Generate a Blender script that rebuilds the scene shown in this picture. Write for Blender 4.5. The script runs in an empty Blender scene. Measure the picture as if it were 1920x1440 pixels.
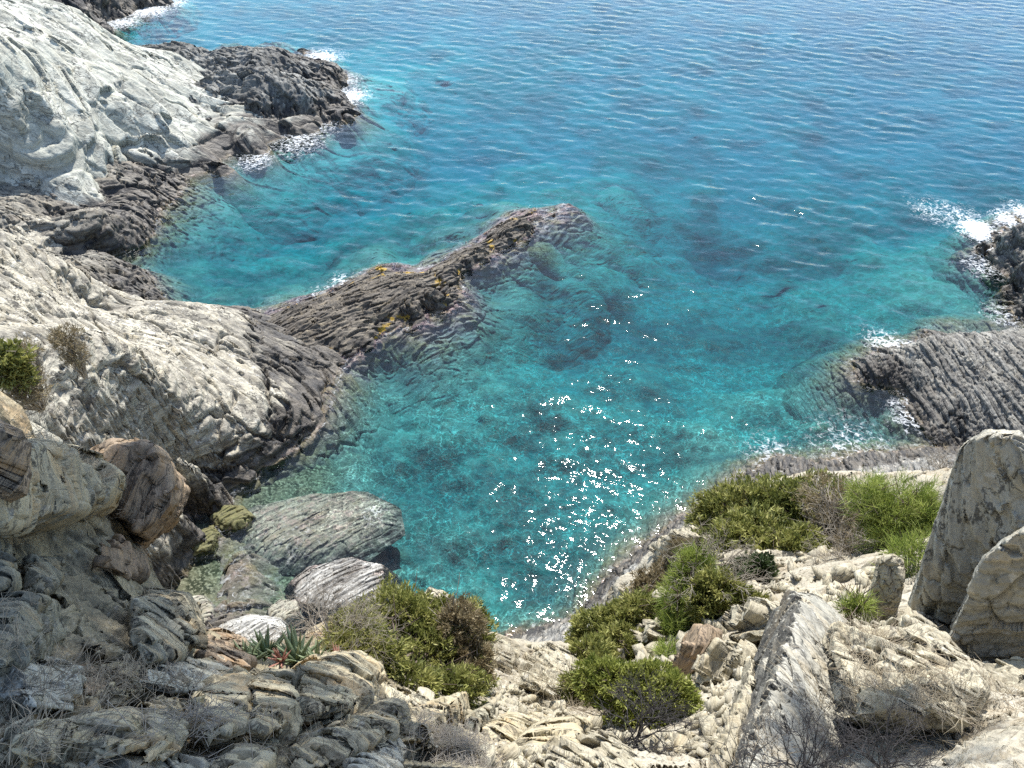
import bpy, bmesh, math, numpy as np
from mathutils import Vector
from mathutils.bvhtree import BVHTree
R = math.radians
sc = bpy.context.scene
COL = sc.collection
rng = np.random.default_rng(7)
H, F, PITCH = 24.0, 1450.0, R(40)
CP, SP = math.cos(PITCH), math.sin(PITCH)
CAM = np.array([0.0, 0.0, H])

# ------------------------------------------------------------------ camera, light, sky
cam = bpy.data.cameras.new('camera'); co = bpy.data.objects.new('camera', cam); COL.objects.link(co); sc.camera = co
co.location = (0, 0, H); co.rotation_euler = (R(50), 0, 0); cam.sensor_width = 36; cam.lens = 36*F/1920
cam.clip_start = .05; cam.clip_end = 9000
EL, AZ = R(52), R(9)
SUN = Vector((math.sin(AZ)*math.cos(EL), math.cos(AZ)*math.cos(EL), math.sin(EL)))
w = bpy.data.worlds.new('World'); sc.world = w; w.use_nodes = True
nt = w.node_tree; sky = nt.nodes.new('ShaderNodeTexSky'); sky.sky_type = 'NISHITA'; sky.sun_disc = False
sky.sun_elevation = EL; sky.sun_rotation = AZ; sky.dust_density = .6; sky.ozone_density = .6
bg = nt.nodes['Background']; bg.inputs[1].default_value = .15; nt.links.new(sky.outputs[0], bg.inputs[0])
sl = bpy.data.lights.new('sun', 'SUN'); sl.energy = 4.6; sl.angle = R(.5); sl.color = (1, .96, .9)
so = bpy.data.objects.new('sun', sl); COL.objects.link(so); so.rotation_euler = SUN.to_track_quat('Z', 'Y').to_euler()
sc.view_settings.view_transform = 'Standard'; sc.view_settings.look = 'None'; sc.view_settings.gamma = 1
sc.view_settings.exposure = .95
sc.cycles.use_denoising = False
sc.cycles.transparent_max_bounces = 12; sc.cycles.max_bounces = 5; sc.cycles.diffuse_bounces = 3; sc.cycles.glossy_bounces = 2
sc.cycles.transmission_bounces = 3; sc.cycles.volume_bounces = 0; sc.cycles.sample_clamp_indirect = 4
sc.cycles.caustics_reflective = False; sc.cycles.caustics_refractive = False

# ------------------------------------------------------------------ pixel of the 1920x1440 photo -> place in the world
def ray(u, v):
    a = (u-960)/F; b = (720-v)/F
    return np.array([a, CP+b*SP, -SP+b*CP])
def pz(u, v, z):
    d = ray(u, v); return CAM+d*((z-H)/d[2])
def pt(u, v, t):
    d = ray(u, v); return CAM+d/np.linalg.norm(d)*t

# ------------------------------------------------------------------ noise
TAB = (rng.random((64, 64, 64), dtype=np.float32)*2-1)
JIT = rng.random((32, 32, 32, 4), dtype=np.float32)
def vn(P):
    i = np.floor(P).astype(np.int64); f = (P-i).astype(np.float32); f = f*f*f*(f*(f*6-15)+10)
    i0 = i & 63; i1 = (i+1) & 63
    x0, y0, z0 = i0[:, 0], i0[:, 1], i0[:, 2]; x1, y1, z1 = i1[:, 0], i1[:, 1], i1[:, 2]
    fx, fy, fz = f[:, 0], f[:, 1], f[:, 2]
    a = TAB[x0, y0, z0]*(1-fx)+TAB[x1, y0, z0]*fx; b = TAB[x0, y1, z0]*(1-fx)+TAB[x1, y1, z0]*fx
    c = TAB[x0, y0, z1]*(1-fx)+TAB[x1, y0, z1]*fx; d = TAB[x0, y1, z1]*(1-fx)+TAB[x1, y1, z1]*fx
    a = a*(1-fy)+b*fy; c = c*(1-fy)+d*fy
    return a*(1-fz)+c*fz
def fbm(P, o=4, gain=.5):
    s = 0; a = 1; t = 0
    for k in range(o):
        s = s+a*vn(P+k*13.7); t += a; a *= gain; P = P*2.07
    return s/t
def voro(P):
    i = np.floor(P).astype(np.int64); f = (P-i).astype(np.float32)
    F1 = np.full(len(P), 9., np.float32); F2 = F1.copy(); ID = np.zeros(len(P), np.float32); S = np.zeros(len(P), np.float32)
    for dx in (-1, 0, 1):
        for dy in (-1, 0, 1):
            for dz in (-1, 0, 1):
                j = JIT[(i[:, 0]+dx) & 31, (i[:, 1]+dy) & 31, (i[:, 2]+dz) & 31]
                e0 = dx+j[:, 0]-f[:, 0]; e1 = dy+j[:, 1]-f[:, 1]; e2 = dz+j[:, 2]-f[:, 2]
                d = np.sqrt(e0**2+e1**2+e2**2)
                m = d < F1
                F2 = np.where(m, F1, np.minimum(F2, d)); ID = np.where(m, j[:, 3], ID); F1 = np.where(m, d, F1)
                k = j[:, 3]*57.3
                S = np.where(m, e0*np.sin(k)+e1*np.cos(k*1.7)+e2*np.sin(k*2.9+1), S)
    return F1, F2, ID, S
def frame(n, along=(1, 0, 0)):
    n = Vector(n).normalized(); l = Vector(along); l = (l-n*l.dot(n)).normalized(); m = n.cross(l)
    return np.array([n, m, l], dtype=np.float32)
def rock_move(P, N, fr, t, amp, joint=1.5, terr=.8, blocky=.5, crack=.5, rough=.12, facet=.5, rib=0.0, scales=(1, .35), elong=7, sharp=.16):
    """bedded rock: the surface is cut back to the bedding planes in sharp ledges, broken by joints into blocks, with cracks and fine roughness"""
    P = P.astype(np.float32); Q = P@fr.T; n = fr[0]
    d = np.zeros(len(P), np.float32); off = np.zeros(len(P), np.float32)
    for js, wt in ((joint, 1), (joint*.33, .45)):
        W = Q*np.array([1.7, 1.0, .42], np.float32)/js
        W = W+.16*np.stack([fbm(W*1.9+5, 2), fbm(W*1.9+25, 2), fbm(W*1.9+45, 2)], -1)
        F1, F2, ID, S = voro(W)
        off += wt*t*blocky*(ID-.5)*2
        d += wt*amp*(facet*2*S-crack*1.8*np.exp(-((F2-F1)/.05)**2)*np.clip(ID*2-.5, 0, 1))
    q0 = Q[:, 0]+.7*t*fbm(P/(9*t), 2)+.18*t*fbm(Q/np.array([2*t, 2*t, 5*t], np.float32), 3)
    m = np.zeros(len(P), np.float32)
    for i, s in enumerate(scales):
        th = t*s; x = (q0+off*(1 if i == 0 else .6)+m)/th; k = np.floor(x); f = x-k
        gf = np.clip((f-.5)/sharp+.5, 0, 1); gf = gf*gf*(3-2*gf)
        m += terr*th*(gf-f)*(.75+.25*np.clip(2*vn(P/(t*3)+k[:, None]*3.7), -1, 1))
        if rib:
            a = vn(np.stack([k*7.31+.5, Q[:, 1]/(th*elong*.6)+k*3.13, Q[:, 2]/(th*elong)+k*5.71], -1))
            a = a*.4+np.round(a*2.5)/2.5*.6; e = np.minimum(f, 1-f)
            d += rib*s**.7*(a-.55*np.exp(-(e/.12)**2))
    An = Q*np.array([1/(.2*t), 1/(.9*t), 1/(1.6*t)], np.float32); r = 0; a = 1.
    for k in range(4): r = r+a*(1-2*np.abs(vn(An+k*9.1))); An = An*2.1; a *= .55
    d += amp*rough*(.6*r+.5*fbm(Q*np.array([1/(.12*t), 1/(.3*t), 1/(.45*t)], np.float32), 3, .6))+amp*.5*fbm(P/(t*7)+3, 2)
    return P+N*d[:, None]+n[None, :]*m[:, None]

# ------------------------------------------------------------------ meshes
def tag(o, label=None, cat=None, group=None, kind=None):
    if label: o['label'] = label
    if cat: o['category'] = cat
    if group: o['group'] = group
    if kind: o['kind'] = kind
    return o
def mesh_np(name, V, faces, mat=None, parent=None, smooth=False, attrs=None):
    me = bpy.data.meshes.new(name); V = np.asarray(V, np.float32)
    me.vertices.add(len(V)); me.vertices.foreach_set('co', V.ravel())
    fl = [f for f in faces if len(f)]
    idx = np.concatenate([f.ravel() for f in fl]).astype(np.int32)
    sz = np.concatenate([np.full(len(f), f.shape[1], np.int32) for f in fl])
    me.loops.add(len(idx)); me.loops.foreach_set('vertex_index', idx)
    st = np.concatenate([[0], np.cumsum(sz)[:-1]]).astype(np.int32)
    me.polygons.add(len(sz)); me.polygons.foreach_set('loop_start', st)
    me.update(calc_edges=True); me.validate()
    if attrs:
        for k, a in attrs.items():
            at = me.attributes.new(k, 'FLOAT', 'POINT'); at.data.foreach_set('value', np.asarray(a, np.float32))
    if smooth: me.shade_smooth()
    if mat: me.materials.append(mat)
    o = bpy.data.objects.new(name, me); COL.objects.link(o)
    if parent: o.parent = parent
    return o
def vnormals(V, Q):
    n = np.cross(V[Q[:, 2]]-V[Q[:, 0]], V[Q[:, 3]]-V[Q[:, 1]])
    N = np.zeros_like(V)
    for k in range(4):
        for c in range(3): N[:, c] += np.bincount(Q[:, k], n[:, c], len(V))
    return N/np.maximum(np.linalg.norm(N, axis=1, keepdims=True), 1e-9)
def empty(name, loc, label, cat, group=None):
    o = bpy.data.objects.new(name, None); COL.objects.link(o); o.location = tuple(float(c) for c in loc); o.empty_display_size = .1
    return tag(o, label, cat, group)

# ------------------------------------------------------------------ materials
def newmat(name):
    m = bpy.data.materials.new(name); m.use_nodes = True; nt = m.node_tree
    return m, nt, nt.nodes['Principled BSDF']
class G:
    def __init__(s, nt): s.nt = nt
    def n(s, t, **k):
        x = s.nt.nodes.new(t)
        for a, v in k.items(): setattr(x, a, v)
        return x
    def l(s, a, b): s.nt.links.new(a, b)
    def val(s, x, sock):
        if isinstance(x, (int, float)): sock.default_value = x
        elif isinstance(x, tuple): sock.default_value = x if len(x) == len(sock.default_value) else (*x, 1)
        else: s.l(x, sock)
    def math(s, op, a, b=0.0, c=None, clamp=False):
        x = s.n('ShaderNodeMath', operation=op, use_clamp=clamp); s.val(a, x.inputs[0]); s.val(b, x.inputs[1])
        if c is not None: s.val(c, x.inputs[2])
        return x.outputs[0]
    def noise(s, vec, scale, detail=4, rough=.55, dist=0):
        x = s.n('ShaderNodeTexNoise'); s.l(vec, x.inputs['Vector']); x.inputs['Scale'].default_value = scale
        x.inputs['Detail'].default_value = detail; x.inputs['Roughness'].default_value = rough; x.inputs['Distortion'].default_value = dist
        return x.outputs[0]
    def ss(s, x, a, b):
        m = s.n('ShaderNodeMapRange', interpolation_type='SMOOTHSTEP'); s.val(x, m.inputs[0]); s.val(a, m.inputs[1]); s.val(b, m.inputs[2])
        return m.outputs[0]
    def mix(s, f, a, b, mode='MIX'):
        x = s.n('ShaderNodeMix', data_type='RGBA', blend_type=mode); s.val(f, x.inputs[0]); s.val(a, x.inputs[6]); s.val(b, x.inputs[7])
        return x.outputs[2]
    def dot(s, vec, v):
        x = s.n('ShaderNodeVectorMath', operation='DOT_PRODUCT'); s.l(vec, x.inputs[0]); x.inputs[1].default_value = v
        return x.outputs['Value']
    def comb(s, x, y, z):
        c = s.n('ShaderNodeCombineXYZ'); s.val(x, c.inputs[0]); s.val(y, c.inputs[1]); s.val(z, c.inputs[2]); return c.outputs[0]

def rock_mat(name, fr, pale, mid, dark, scale=1.0, stain=None, zdark=None, zw=1.0, yellow=0, algae=True, algc=(.17, .14, .10), bump=.05, rough=.78, line=.35, lich=0):
    """weathered bedded rock; zdark = height of the black splash zone above the sea, algae below the waterline"""
    m, nt, b = newmat(name); g = G(nt)
    pos = g.n('ShaderNodeNewGeometry').outputs['Position']
    q = [g.dot(pos, tuple(float(c) for c in r)) for r in fr]
    warp = g.noise(pos, .6*scale, 3)
    q0 = g.math('ADD', q[0], g.math('MULTIPLY', warp, .5/scale))
    lay = g.comb(g.math('MULTIPLY', q0, 9.), g.math('MULTIPLY', q[1], 1.1), g.math('MULTIPLY', q[2], .7))
    bed = g.noise(lay, 1.0*scale, 6, .65)
    fine = g.comb(g.math('MULTIPLY', q0, 30.), g.math('MULTIPLY', q[1], 4.), g.math('MULTIPLY', q[2], 2.5))
    bed2 = g.noise(fine, 1.0*scale, 4, .6)
    big = g.noise(pos, .45*scale, 5, .6); an = g.comb(g.math('MULTIPLY', q0, 3.4), g.math('MULTIPLY', q[1], .8), g.math('MULTIPLY', q[2], .55))
    grain = g.noise(pos, 18*scale, 5, .65); med = g.noise(an, 2.0*scale, 6, .62)
    c = g.mix(g.ss(big, .38, .62), mid, pale)
    if stain: c = g.mix(g.math('MULTIPLY', g.ss(med, .5, .66), .75), c, stain)
    c = g.mix(g.math('MULTIPLY', g.ss(bed, .56, .40), line), c, dark)
    c = g.mix(g.math('MULTIPLY', g.ss(bed2, .52, .36), line*.7), c, dark)
    c = g.mix(g.math('MULTIPLY', g.ss(grain, .42, .30), .5), c, dark)
    c = g.mix(g.math('MULTIPLY', g.ss(grain, .56, .70), .35), c, tuple(min(1, x*1.35) for x in pale))
    ck = g.math('ABSOLUTE', g.math('SUBTRACT', med, .5))
    c = g.mix(g.math('MULTIPLY', g.math('MULTIPLY', g.ss(ck, .030, .006), g.ss(big, .38, .52)), .85), c, tuple(x*.5 for x in dark))
    c = g.mix(g.math('MULTIPLY', g.ss(g.noise(pos, 1.1*scale, 6, .68, .6), .55, .66), .45), c, tuple(x*2.0 for x in dark))
    if lich:
        c = g.mix(g.math('MULTIPLY', g.ss(g.noise(pos, 5*scale, 5, .7, .4), .60, .66), lich), c, (.62, .62, .58))
    rv = rough
    if zdark is not None:
        z = g.n('ShaderNodeSeparateXYZ'); g.l(pos, z.inputs[0]); z = z.outputs[2]
        zn = g.math('ADD', z, g.math('MULTIPLY', g.math('SUBTRACT', g.math('ADD', big, med), 1.0), 3.0*zw))
        wet = g.ss(zn, zdark+zw*.6, zdark-zw*.5)
        dk = g.mix(g.ss(bed, .42, .6), (.022, .020, .018), (.10, .086, .066))
        dk = g.mix(g.ss(med, .56, .7), dk, (.15, .13, .10))
        c = g.mix(wet, c, dk)
        alg = g.mix(g.ss(g.noise(pos, .8, 4), .42, .6), algc, (.19, .15, .08)) if algae else c
        alg = g.mix(g.math('MULTIPLY', g.ss(g.noise(pos, 3.1, 5, .7), .5, .62), .8), alg, (.36, .28, .24))
        alg = g.mix(g.math('MULTIPLY', g.ss(g.noise(pos, 1.7, 4), .58, .68), .8), alg, (.06, .06, .04))
        c = g.mix(g.ss(g.math('ADD', z, g.math('MULTIPLY', g.math('SUBTRACT', med, .5), .3)), .12, -.05), c, alg)
        wd = g.math('ADD', g.math('MULTIPLY', g.noise(pos, .085, 4, .5, .4), .7), g.math('MULTIPLY', g.noise(pos, .33, 6, .6, .3), .45))
        sed = g.mix(g.ss(wd, .53, .66), (.22, .25, .21), (.08, .11, .11))
        sed = g.mix(g.math('MULTIPLY', g.ss(med, .45, .6), .3), sed, (.16, .17, .12))
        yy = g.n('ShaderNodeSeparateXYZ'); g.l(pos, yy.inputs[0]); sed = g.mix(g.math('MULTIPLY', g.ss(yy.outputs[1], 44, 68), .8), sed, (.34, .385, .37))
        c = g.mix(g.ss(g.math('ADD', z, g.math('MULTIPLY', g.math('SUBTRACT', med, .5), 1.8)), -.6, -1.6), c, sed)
        yel = g.math('MULTIPLY', g.math('MULTIPLY', g.ss(z, .02, .10), g.ss(z, .36, .2)), g.ss(g.noise(pos, 1.1, 3), .58, .64))
        c = g.mix(g.math('MULTIPLY', yel, float(yellow)), c, (.36, .23, .02))
        rv = g.math('SUBTRACT', rough, g.math('MULTIPLY', wet, .2))
    g.l(c, b.inputs['Base Color']); g.val(rv, b.inputs['Roughness'])
    b.inputs['Specular IOR Level'].default_value = .45
    hgt = g.math('ADD', g.math('ADD', g.math('MULTIPLY', bed, 1.0), g.math('MULTIPLY', bed2, .55)), g.math('ADD', g.math('MULTIPLY', grain, .22), g.math('MULTIPLY', med, .5)))
    bp = g.n('ShaderNodeBump'); bp.inputs['Strength'].default_value = .9; bp.inputs['Distance'].default_value = bump/scale*1.0
    g.l(hgt, bp.inputs['Height']); g.l(bp.outputs[0], b.inputs['Normal'])
    return m

def leaf_mat(name, c1, c2, c3, trans=.35):
    m, nt, b = newmat(name); g = G(nt); nt.nodes.remove(b); out = nt.nodes['Material Output']
    at = g.n('ShaderNodeAttribute', attribute_name='tint').outputs['Fac']
    c = g.mix(g.ss(at, 0, .5), c1, c2); c = g.mix(g.ss(at, .5, 1), c, c3)
    d = g.n('ShaderNodeBsdfPrincipled'); g.l(c, d.inputs['Base Color']); d.inputs['Roughness'].default_value = .6; d.inputs['Specular IOR Level'].default_value = .3
    t = g.n('ShaderNodeBsdfTranslucent'); g.l(c, t.inputs[0])
    mx = g.n('ShaderNodeMixShader'); mx.inputs[0].default_value = trans; g.l(d.outputs[0], mx.inputs[1]); g.l(t.outputs[0], mx.inputs[2]); g.l(mx.outputs[0], out.inputs[0])
    return m
def plain_mat(name, c1, c2, scale=20, rough=.8):
    m, nt, b = newmat(name); g = G(nt); pos = g.n('ShaderNodeNewGeometry').outputs['Position']
    at = g.n('ShaderNodeAttribute', attribute_name='tint').outputs['Fac']
    c = g.mix(g.math('ADD', g.math('MULTIPLY', g.ss(g.noise(pos, scale, 4), .35, .65), .5), g.math('MULTIPLY', at, .5)), c1, c2)
    g.l(c, b.inputs['Base Color']); b.inputs['Roughness'].default_value = rough; return m

# ------------------------------------------------------------------ sea
W = []
wr = np.random.default_rng(3)
for i in range(120):
    lam = .34*2**wr.uniform(0, 2.7)
    th = R(203)+(wr.normal(0, .75) if lam < 1.4 else wr.normal(0, .42))
    amp = .0029*lam**.75
    W.append((2*math.pi/lam*math.sin(th), 2*math.pi/lam*math.cos(th), amp, wr.uniform(0, 6.28)))
def waves(X, Y):
    Z = np.zeros_like(X); P = np.stack([X*.11, Y*.11, X*0+3.3], -1).reshape(-1, 3)
    gust = (.72+.75*fbm(P, 3)).reshape(X.shape)
    far = np.clip((Y-5)/40, .6, 1.1)
    wx = X+.5*fbm(P*3.1, 2).reshape(X.shape); wy = Y+.5*fbm(P*3.3+7, 2).reshape(X.shape)
    for kx, ky, a, ph in W: Z += a*np.sin(kx*wx+ky*wy+ph)
    return (Z*gust*far)
def polar(r, a):
    RR, AA = np.meshgrid(r, a, indexing='ij'); X = RR*np.sin(AA); Y = RR*np.cos(AA)
    i = np.arange(X.size).reshape(X.shape)
    Q = np.stack([i[:-1, :-1], i[:-1, 1:], i[1:, 1:], i[1:, :-1]], -1).reshape(-1, 4)
    return X, Y, Q
def logr(r0, r1, d): return r0*np.exp(np.linspace(0, math.log(r1/r0), int(math.log(r1/r0)/d)))

class Terrain:
    def __init__(s, cps, soft=1.0, reach=4.0, sink=1.5, up=1):
        P = []
        for c in cps:
            if c[0] == 'w': P.append(c[1:])
            elif len(c) == 4: P.append(pt(c[0], c[1], c[3]))
            else: P.append(pz(*c))
        s.P = np.array(P, float); s.P[:, 2] *= np.where(s.P[:, 2] > 0, up, 1); n = len(P); s.c = soft; s.reach = reach; s.sink = sink
        D = np.sqrt(((s.P[:, None, :2]-s.P[None, :, :2])**2).sum(-1)+soft**2)
        A = np.zeros((n+3, n+3)); A[:n, :n] = D; A[:n, n] = 1; A[:n, n+1:] = s.P[:, :2]; A[n, :n] = 1; A[n+1:, :n] = s.P[:, :2].T
        A[:n, :n] -= np.eye(n)*.02
        s.w = np.linalg.solve(A, np.concatenate([s.P[:, 2], [0, 0, 0]]))
    def h(s, X, Y):
        sh = X.shape; X = X.ravel(); Y = Y.ravel(); out = np.empty(len(X)); n = len(s.P)
        for a in range(0, len(X), 60000):
            x, y = X[a:a+60000], Y[a:a+60000]
            d2 = (x[:, None]-s.P[None, :, 0])**2+(y[:, None]-s.P[None, :, 1])**2
            z = np.sqrt(d2+s.c**2)@s.w[:n]+s.w[n]+x*s.w[n+1]+y*s.w[n+2]
            if s.sink:
                q = np.stack([x*.45, y*.45, x*0+n], -1).astype(np.float32)
                dd = -np.log(np.exp(-np.minimum(np.sqrt(d2), 40)*1.3).sum(1)+1e-30)/1.3+1.1*fbm(q, 3)
                e = np.maximum(0, dd-s.reach+.9); z = z-e*e/(e+1.2)*s.sink*1.3
            out[a:a+60000] = z
        return out.reshape(sh)

SEABED = Terrain([(1000, 850, -3.2), (900, 1000, -2.6), (1000, 1150, -2.6), (800, 900, -2.8), (1000, 600, -4.6), (1300, 500, -5.5), (1300, 750, -3.6), (1500, 780, -2.6),
    (1250, 900, -2.6), (1150, 1050, -2.2), (1350, 880, -1.4), (1600, 640, -2.6), (1700, 560, -2.2), (1800, 500, -2.0), (1650, 450, -4), (900, 300, -5.0), (700, 330, -4.6), (500, 380, -4.2), (400, 480, -3.2), (300, 520, -2.2), (220, 540, -1.6),
    (500, 540, -2.8), (650, 450, -4.2), (700, 730, -2.4), (760, 680, -2.2), (820, 640, -1.5), (900, 600, -1.7), (1000, 530, -2.2), (1080, 440, -2.1), (1150, 390, -2.8), (960, 390, -2.5), (850, 435, -2.6), (740, 480, -2.8), (1200, 440, -4), (1500, 300, -4.4), (1200, 150, -4.0), (800, 100, -3.3), (500, 60, -3.2), (300, 60, -2.6), (700, 200, -3.0), (760, 150, -2.3),
    (1700, 150, -4.2), (1900, 30, -4), (1300, 0, -3.8), (900, -40, -3.6), (1900, 300, -4.4), (400, 1100, -.35), (500, 1100, -.7), (600, 1080, -.9), (350, 1030, -.3), (290, 1110, -.2), (470, 1040, -.9), (690, 970, -1.8), (710, 1150, -1.7), (600, 900, -.9),
    (500, 930, -.6), (450, 980, -.5), (640, 800, -1.3), (560, 1180, -.8), (400, 1200, -.4), ('w', 40, 30, -4), ('w', -40, 30, -3), ('w', 0, 8, -2), ('w', -20, 8, -1), ('w', 25, 10, -2)], reach=400, sink=0)
X, Y, Q = polar(logr(6, 420, .0062), np.linspace(R(-62), R(62), 430))
Z = SEABED.h(X, Y); P = np.stack([X, Y, X*0], -1).reshape(-1, 3)
lump = np.clip(fbm(P*.33, 5, .55)*1.0+.05, -.3, 1)*np.clip(-Z.ravel(), .3, 2.2)*.5
F1, F2, ID, S = voro(P*1.1+.4*np.stack([fbm(P*1.3, 2)]*3, -1))
peb = np.clip(.6-F1, 0, 1)*(ID > .45)*ID*.55*np.clip((46-P[:, 1])/20, 0, 1)
Z = Z+(lump+peb*np.clip(-Z.ravel(), .2, 1.2)).reshape(Z.shape); Z = np.maximum(Z, -16)
m, nt, b = newmat('seabed_sand_rock_weed'); g = G(nt); pos = g.n('ShaderNodeNewGeometry').outputs['Position']
big = g.noise(pos, .085, 4, .5, .4); mid = g.noise(pos, .33, 6, .6, .3); sm = g.noise(pos, 2.2, 5, .65); fi = g.noise(pos, 9, 4)
c = g.mix(g.ss(sm, .40, .62), (.21, .24, .20), (.33, .36, .31))
c = g.mix(g.math('MULTIPLY', g.ss(fi, .45, .62), .35), c, (.25, .23, .16))
weed = g.mix(g.ss(sm, .4, .6), (.075, .115, .115), (.12, .16, .14))
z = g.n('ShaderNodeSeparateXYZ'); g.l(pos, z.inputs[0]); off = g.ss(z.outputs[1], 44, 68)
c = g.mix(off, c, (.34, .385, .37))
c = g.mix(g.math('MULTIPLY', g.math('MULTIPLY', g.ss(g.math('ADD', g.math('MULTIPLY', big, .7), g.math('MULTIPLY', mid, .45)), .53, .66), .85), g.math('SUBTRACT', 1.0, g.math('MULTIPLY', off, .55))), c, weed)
zz = g.math('ADD', z.outputs[2], g.math('MULTIPLY', g.math('SUBTRACT', mid, .5), 1.6))
shal = g.mix(g.ss(sm, .42, .60), (.035, .038, .018), (.17, .155, .095))
shal = g.mix(g.ss(fi, .5, .6), shal, (.26, .24, .16))
c = g.mix(g.ss(zz, -1.9, -.9), c, shal)
g.l(c, b.inputs['Base Color']); b.inputs['Roughness'].default_value = .95
bp = g.n('ShaderNodeBump'); bp.inputs['Distance'].default_value = .12; g.l(g.math('ADD', sm, g.math('MULTIPLY', fi, .4)), bp.inputs['Height']); g.l(bp.outputs[0], b.inputs['Normal'])
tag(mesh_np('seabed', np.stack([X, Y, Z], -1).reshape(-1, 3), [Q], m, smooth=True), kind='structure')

# ------------------------------------------------------------------ the shore rocks, each from its own surveyed heights
CLIFF = Terrain([(-150, -60, 11), (-150, 100, 10), (0, -20, 10), (60, 0, 9.5), (110, 20, 9), (160, 28, 8), (185, 55, 7), (240, 85, 4.8), (330, 100, 3.4), (300, 130, 4.2), (380, 180, 2.6), (460, 195, 1.5), (520, 205, 1.1),
    (570, 215, .7), (650, 221, .25), (400, 230, 1.6), (480, 250, .9), (350, 270, 1.5), (300, 240, 2.8), (250, 200, 4.3), (200, 150, 5.8), (150, 100, 7.2), (100, 60, 8.4), (250, 300, 1.6), (200, 260, 3.3), (150, 225, 5), (100, 200, 6.2),
    (50, 150, 7.8), (0, 150, 8.3), (0, 190, 7.2), (60, 215, 6.), (140, 245, 4.4), (185, 285, 3.), (0, 355, 2.4), (60, 360, 2.2), (160, 360, 1.8), (185, 330, 2.0), (655, 226, 0), (600, 238, 0), (545, 253, 0), (490, 286, 0), (430, 314, 0), (340, 338, 0),
    (700, 225, -1.2), (640, 255, -1.0), (530, 295, -1.2), (450, 335, -1.2), (360, 365, -1), (620, 195, -1), (560, 190, -.4), (480, 186, .1), (420, 180, .9), (-100, 195, -2), (50, 195, -2), (150, 190, -2), (230, 170, -2), (330, 165, -1.5), (-150, 190, 8), (-150, 355, 4)], reach=2.5, sink=.45)
FINGER = Terrain([(250, 90, 3.5), (330, 96, 3.3), (430, 104, 2.8), (470, 95, 3), (520, 94, 2.6), (560, 110, 1.8), (600, 118, 1.4), (636, 129, .9), (400, 140, 2.4), (440, 150, 2.1), (500, 150, 1.95), (560, 155, 1.5), (620, 155, .9), (380, 185, .6), (450, 187, .1),
    (520, 188, -.2), (580, 184, -.2), (640, 176, -.2), (480, 120, 2.6), (560, 130, 1.5), (662, 140, -.6), (660, 165, -.6), (720, 148, -1.8), (690, 168, -1.3), (600, 100, -.6), (520, 80, -.8), (430, 85, -1), (330, 80, -1.5), (250, 160, 3.6), (300, 170, 2.4), (640, 148, .45), (730, 164, -1.4), (840, 145, -2.8)], reach=1.8, sink=.7)
SHELF = Terrain([(190, 318, 2.1), (240, 308, 1.7), (310, 328, .7), (326, 350, .2), (0, 360, 2.6), (100, 365, 2.), (180, 368, 1.3), (250, 375, .9), (325, 372, 0), (0, 420, 3.), (100, 415, 2.1), (118, 432, 1.2), (150, 428, 2.0), (200, 440, 1.3), (275, 440, .15), (60, 460, 2.6), (100, 490, 1.6),
    (160, 480, 1.), (235, 475, 0), (200, 500, 0), (150, 517, -.1), (80, 520, .5), (0, 480, 3.5), (350, 420, -1.), (310, 480, -1.3), (210, 535, -1.4), (390, 380, -.9), (-150, 360, 4), (-150, 480, 5), (250, 300, .4), (150, 300, .2), (40, 560, 0)], reach=2, sink=.45)
HEAD = Terrain([(0, 430, 7.5), (60, 480, 6.4), (140, 522, 5), (160, 560, 4), (300, 571, 3.4), (440, 583, 2.3), (470, 601, .9), (0, 600, 8), (100, 620, 6.5), (200, 640, 5), (300, 640, 4), (400, 650, 2.8), (500, 640, 1.6), (560, 657, 1.), (0, 700, 9), (100, 720, 7.4), (200, 750, 6), (300, 760, 4.5),
    (400, 740, 3), (500, 720, 1.8), (590, 700, .5), (150, 830, 7), (250, 850, 5), (330, 840, 3.5), (400, 850, 1.5), (480, 820, 1.3), (550, 780, 1.), (450, 880, .6), (0, 800, 9.5), (-150, 500, 8.5), (-150, 650, 9.8), (-150, 800, 10), (640, 690, 0), (622, 720, 0), (612, 780, 0), (560, 832, 0), (500, 872, 0), (432, 926, 0),
    (372, 935, -.2), (690, 700, -1.), (680, 780, -1.2), (620, 850, -1.), (560, 900, -.9), (470, 950, -.7), (300, 940, 1.2), (370, 955, .35), (320, 1010, .3), (272, 1060, .25), (250, 900, 3.2), (420, 985, -.12), (360, 1050, -.05), (330, 1100, -.08), (420, 1070, -.22), (480, 1040, -.35), (300, 1150, .02), (400, 1130, -.3), (160, 640, -2), (300, 650+-20, -1.8+5.6), (60, 530, 6.6),
    ('w', -16, 38, -2), ('w', -21, 39, -1.5), ('w', -12, 38, -2.5), ('w', -27, 40, 2), (200, 1000, 3.5), (100, 950, 6.5), (470, 586, .6)], soft=.5, reach=2.2, sink=.8)
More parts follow.
